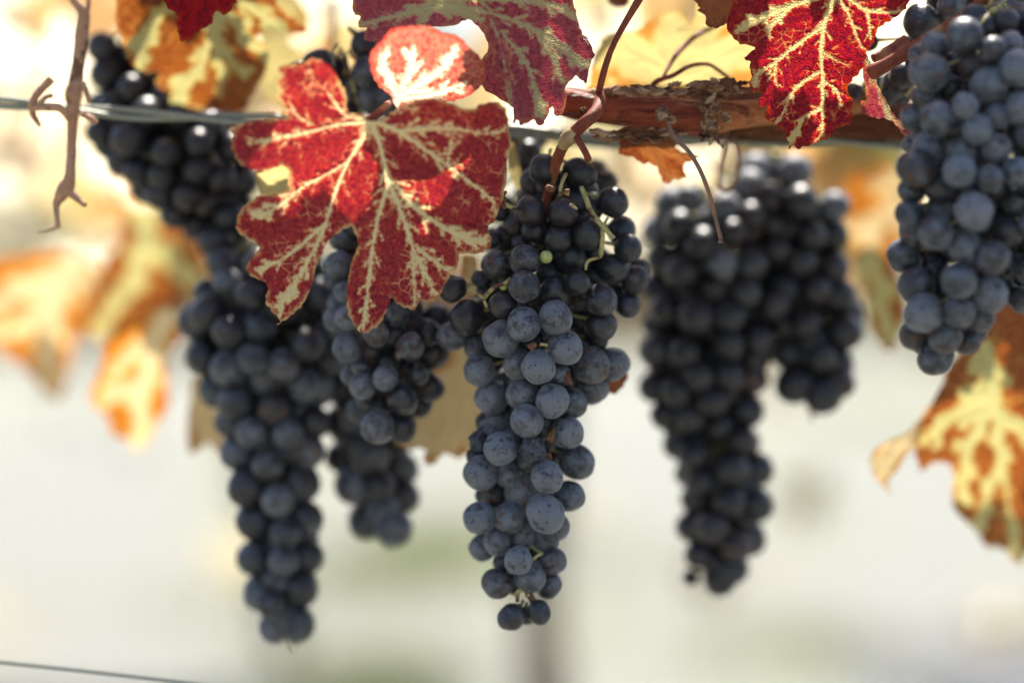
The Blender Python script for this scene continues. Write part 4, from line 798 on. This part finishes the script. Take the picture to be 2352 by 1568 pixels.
leaf('pale orange leaf behind the lowest right lobe of the big red leaf', [(1060,585),(1095,590),(1100,640),(1110,670),(1078,680),(1062,650)], (1.15, 0, 0), [[.8,(1080,590),(1090,670)]], M['tan'], 5, 2, 3, 55, 8, base_pat=.9)
leaf('blurred olive leaf with sunlit yellow side at the top left of the folded lobe', [(560,-40),(640,-30),(700,20),(705,70),(660,90),(700,130),(680,200),(640,240),(600,200),(600,100),(580,40)], (1.25, 0, 0), [[1.5,(600,-20),(650,100),(640,220)]], M['yellow'], 6, 4, 6, 57, 16, base_pat=.3)
leaf('white green blurred leaf left of the big red leaf between its lobes', [(585,395),(650,375),(690,400),(680,460),(640,480),(600,450)], (1.12, 0, .0002), [[1,(600,400),(670,450)]], M['yellow'], 6, 3, 4, 59, 8, base_pat=.0)

# ------------------------------------------------------------------ blurred leafy shoots behind the bunches
M['pale_leaf'] = simple_leaf_material('backlit_pale_leaf', [(.72, .65, .46), (.82, .77, .62), (.74, .56, .34), (.62, .61, .44), (.78, .72, .56)], .6, .3)
palem = []
for i, (v, f) in enumerate(TPL):
    me = mesh('leaf', v, f); me.materials.append(M['pale_leaf']); palem.append(me)
M['tint_leaf'] = simple_leaf_material('turning_leaf', [(.52, .26, .10), (.48, .40, .16), (.40, .16, .07), (.34, .36, .15), (.60, .38, .16)], .5, .3)
tintm = []
for i, (v, f) in enumerate(TPL):
    me = mesh('leaf', v, f); me.materials.append(M['tint_leaf']); tintm.append(me)
rb_ = random.Random(12)
for k, (X0, X1, dd, n_, where, y0_, y1_) in enumerate([(-200, 330, 1.75, 26, 'at the far left behind the dry cane', -120, 420), (560, 900, 1.7, 16, 'behind the big red leaf', -100, 330), (1130, 1480, 1.85, 18, 'behind the central stem', -60, 640), (1440, 1800, 1.7, 20, 'behind the yellow leaf', -100, 420), (1850, 2200, 1.8, 24, 'behind the right bunches', 60, 640), (-250, 420, 2.15, 22, 'under the wire at the left edge', 250, 600), (1960, 2450, 1.65, 12, 'behind the top right bunch', -80, 300)]):
    b0 = P((X0+X1)/2, -200, dd); e = empty('leafy_shoot', b0); tag(e, 'sunlit pale yellow leafy shoot, very blurred, '+where, 'shoot', 'blurred shoots behind the bunches')
    t = Tubes(); m_ = P((X0+X1)/2+40, 100, dd+.03); en = P((X0+X1)/2-20, y1_-60, dd+.05)
    t.add([(*b0, .004), (*m_, .0035), (*en, .002)], seg=8); t.build('cane', M['red_stem'], e)
    for i in range(n_):
        X = rb_.uniform(X0, X1); Y = rb_.uniform(y0_, y1_); d_ = dd+rb_.uniform(-.18, .25)
        o = bpy.data.objects.new('leaf', (palem if rb_.random() < .62 else tintm)[rb_.randrange(6)]); C.objects.link(o); o.parent = e; o.location = P(X, Y, d_)-e.location
        s_ = rb_.uniform(.035, .055); o.scale = (s_, s_, s_); nn_ = Vector((rb_.uniform(-.5, .5), 1, rb_.uniform(.4, 1.9))).normalized()
        o.rotation_mode = 'QUATERNION'; o.rotation_quaternion = nn_.to_track_quat('Z', 'Y') @ Euler((0, 0, rb_.uniform(0, 6.28))).to_quaternion()
# ------------------------------------------------------------------ unseen leafy shoots above the frame: leaves placed to cast dappled shade, gaps for sun
lit = [(950,150,1.03,.020),(1960,75,1.06,.012),(1800,125,1.06,.006),(305,110,1.165,.020),(408,205,1.165,.013),(1724,410,1.235,.030),(1860,400,1.235,.028),(1930,450,1.235,.024),(1500,500,1.235,.018),(1583,465,1.235,.014),(1600,450,1.24,.018),(776,311,1.034,.012),(690,330,1.034,.008),(700,150,1.034,.010),(440,340,1.2,.020),(1330,355,1.07,.012),(1405,805,1.09,.012),(1320,140,1.07,.007),(1230,265,1.07,.006),
       (2240,1000,1.2,.022),(2300,1200,1.2,.016),(650,60,1.25,.03),(1560,100,1.155,.03),(1650,150,1.155,.02),(2100,40,1.1,.012),(180,240,1.12,.020),(60,240,1.13,.02),(620,420,1.12,.014),(1195,400,1.14,.010),(1340,1030,1.09,.009)]
lit = [(P(x, y, d), r) for x, y, d, r in lit]
leafm = []
for i, (v, f) in enumerate(TPL):
    me = mesh('leaf', v, f); me.materials.append(M['shade_canopy_leaf']); leafm.append(me)
rg = random.Random(77)
shade_pts = []
for X in range(-150, 2500, 40):
    for Y in range(-60, 1500, 40):
        shade_pts.append((X+rg.uniform(-20, 20), Y+rg.uniform(-20, 20), rg.choice((1.03, 1.06, 1.10, 1.16, 1.22))))
places = []
for (X, Y, d) in shade_pts:
    p = P(X, Y, d)
    # go towards the sun until just above the frame
    t = .03
    while True:
        q = p+SUN*t; top = 1.0+(784+70)*K*q.y
        if q.z-.055 > top: break
        t += .01
        if t > 1: break
    q = p+SUN*(t+rg.uniform(0, .08)); s = rg.uniform(.04, .058)
    for s in (s, .035, .024, .015):
        ok = True
        for (lp, lr_) in lit:
            v = q-lp; al = v.dot(SUN); pr_ = (v-SUN*al).length
            if al > 0 and pr_ < lr_+s*.8: ok = False; break
        if ok: places.append((q, s)); break
# thin out the crowded ones
keep = []
for q, s in sorted(places, key=lambda p: -p[1]):
    n_ = sum(1 for k, k_ in keep if ((k-q)-SUN*(k-q).dot(SUN)).length < max(k_*.36, s*.45))
    if n_ < 1: keep.append((q, s))
print('canopy leaves', len(keep))
keep = keep[:900]
nsh = 6; xs_ = [(-.28+.11*i) for i in range(nsh)]
shoots = []
for i in range(nsh):
    e = empty('leafy_shoot', (xs_[i], 1.14, 1.11)); tag(e, 'unseen leafy vine shoot above the top edge, leaves placed for shade, %s of the six' % ['leftmost', 'second from the left', 'third from the left', 'third from the right', 'second from the right', 'rightmost'][i], 'shoot', 'unseen shoots above the cordon, leaves placed for shade'); shoots.append(e)
    t = Tubes(); t.add([(xs_[i], 1.14, 1.16, .005), (xs_[i]+.01, 1.18, 1.24, .0045), (xs_[i]-.01, 1.3, 1.42, .004), (xs_[i], 1.45, 1.62, .003)], seg=8); t.build('cane', M['red_stem'], e)
nm = Matrix.Identity(3)
for i, (q, s) in enumerate(keep):
    par = min(shoots, key=lambda e: abs(e.location.x-q.x))
    o = bpy.data.objects.new('leaf', leafm[i % 6]); C.objects.link(o); o.parent = par; o.location = q-par.location; o.scale = (s, s, s)
    n = (SUN+Vector((rg.uniform(-.5, .5), rg.uniform(-.5, .5), rg.uniform(-.3, .3)))).normalized()
    o.rotation_mode = 'QUATERNION'; qq = n.to_track_quat('Z', 'Y')
    from mathutils import Quaternion
    o.rotation_quaternion = qq @ Quaternion((0, 0, 1), rg.uniform(0, 6.28))
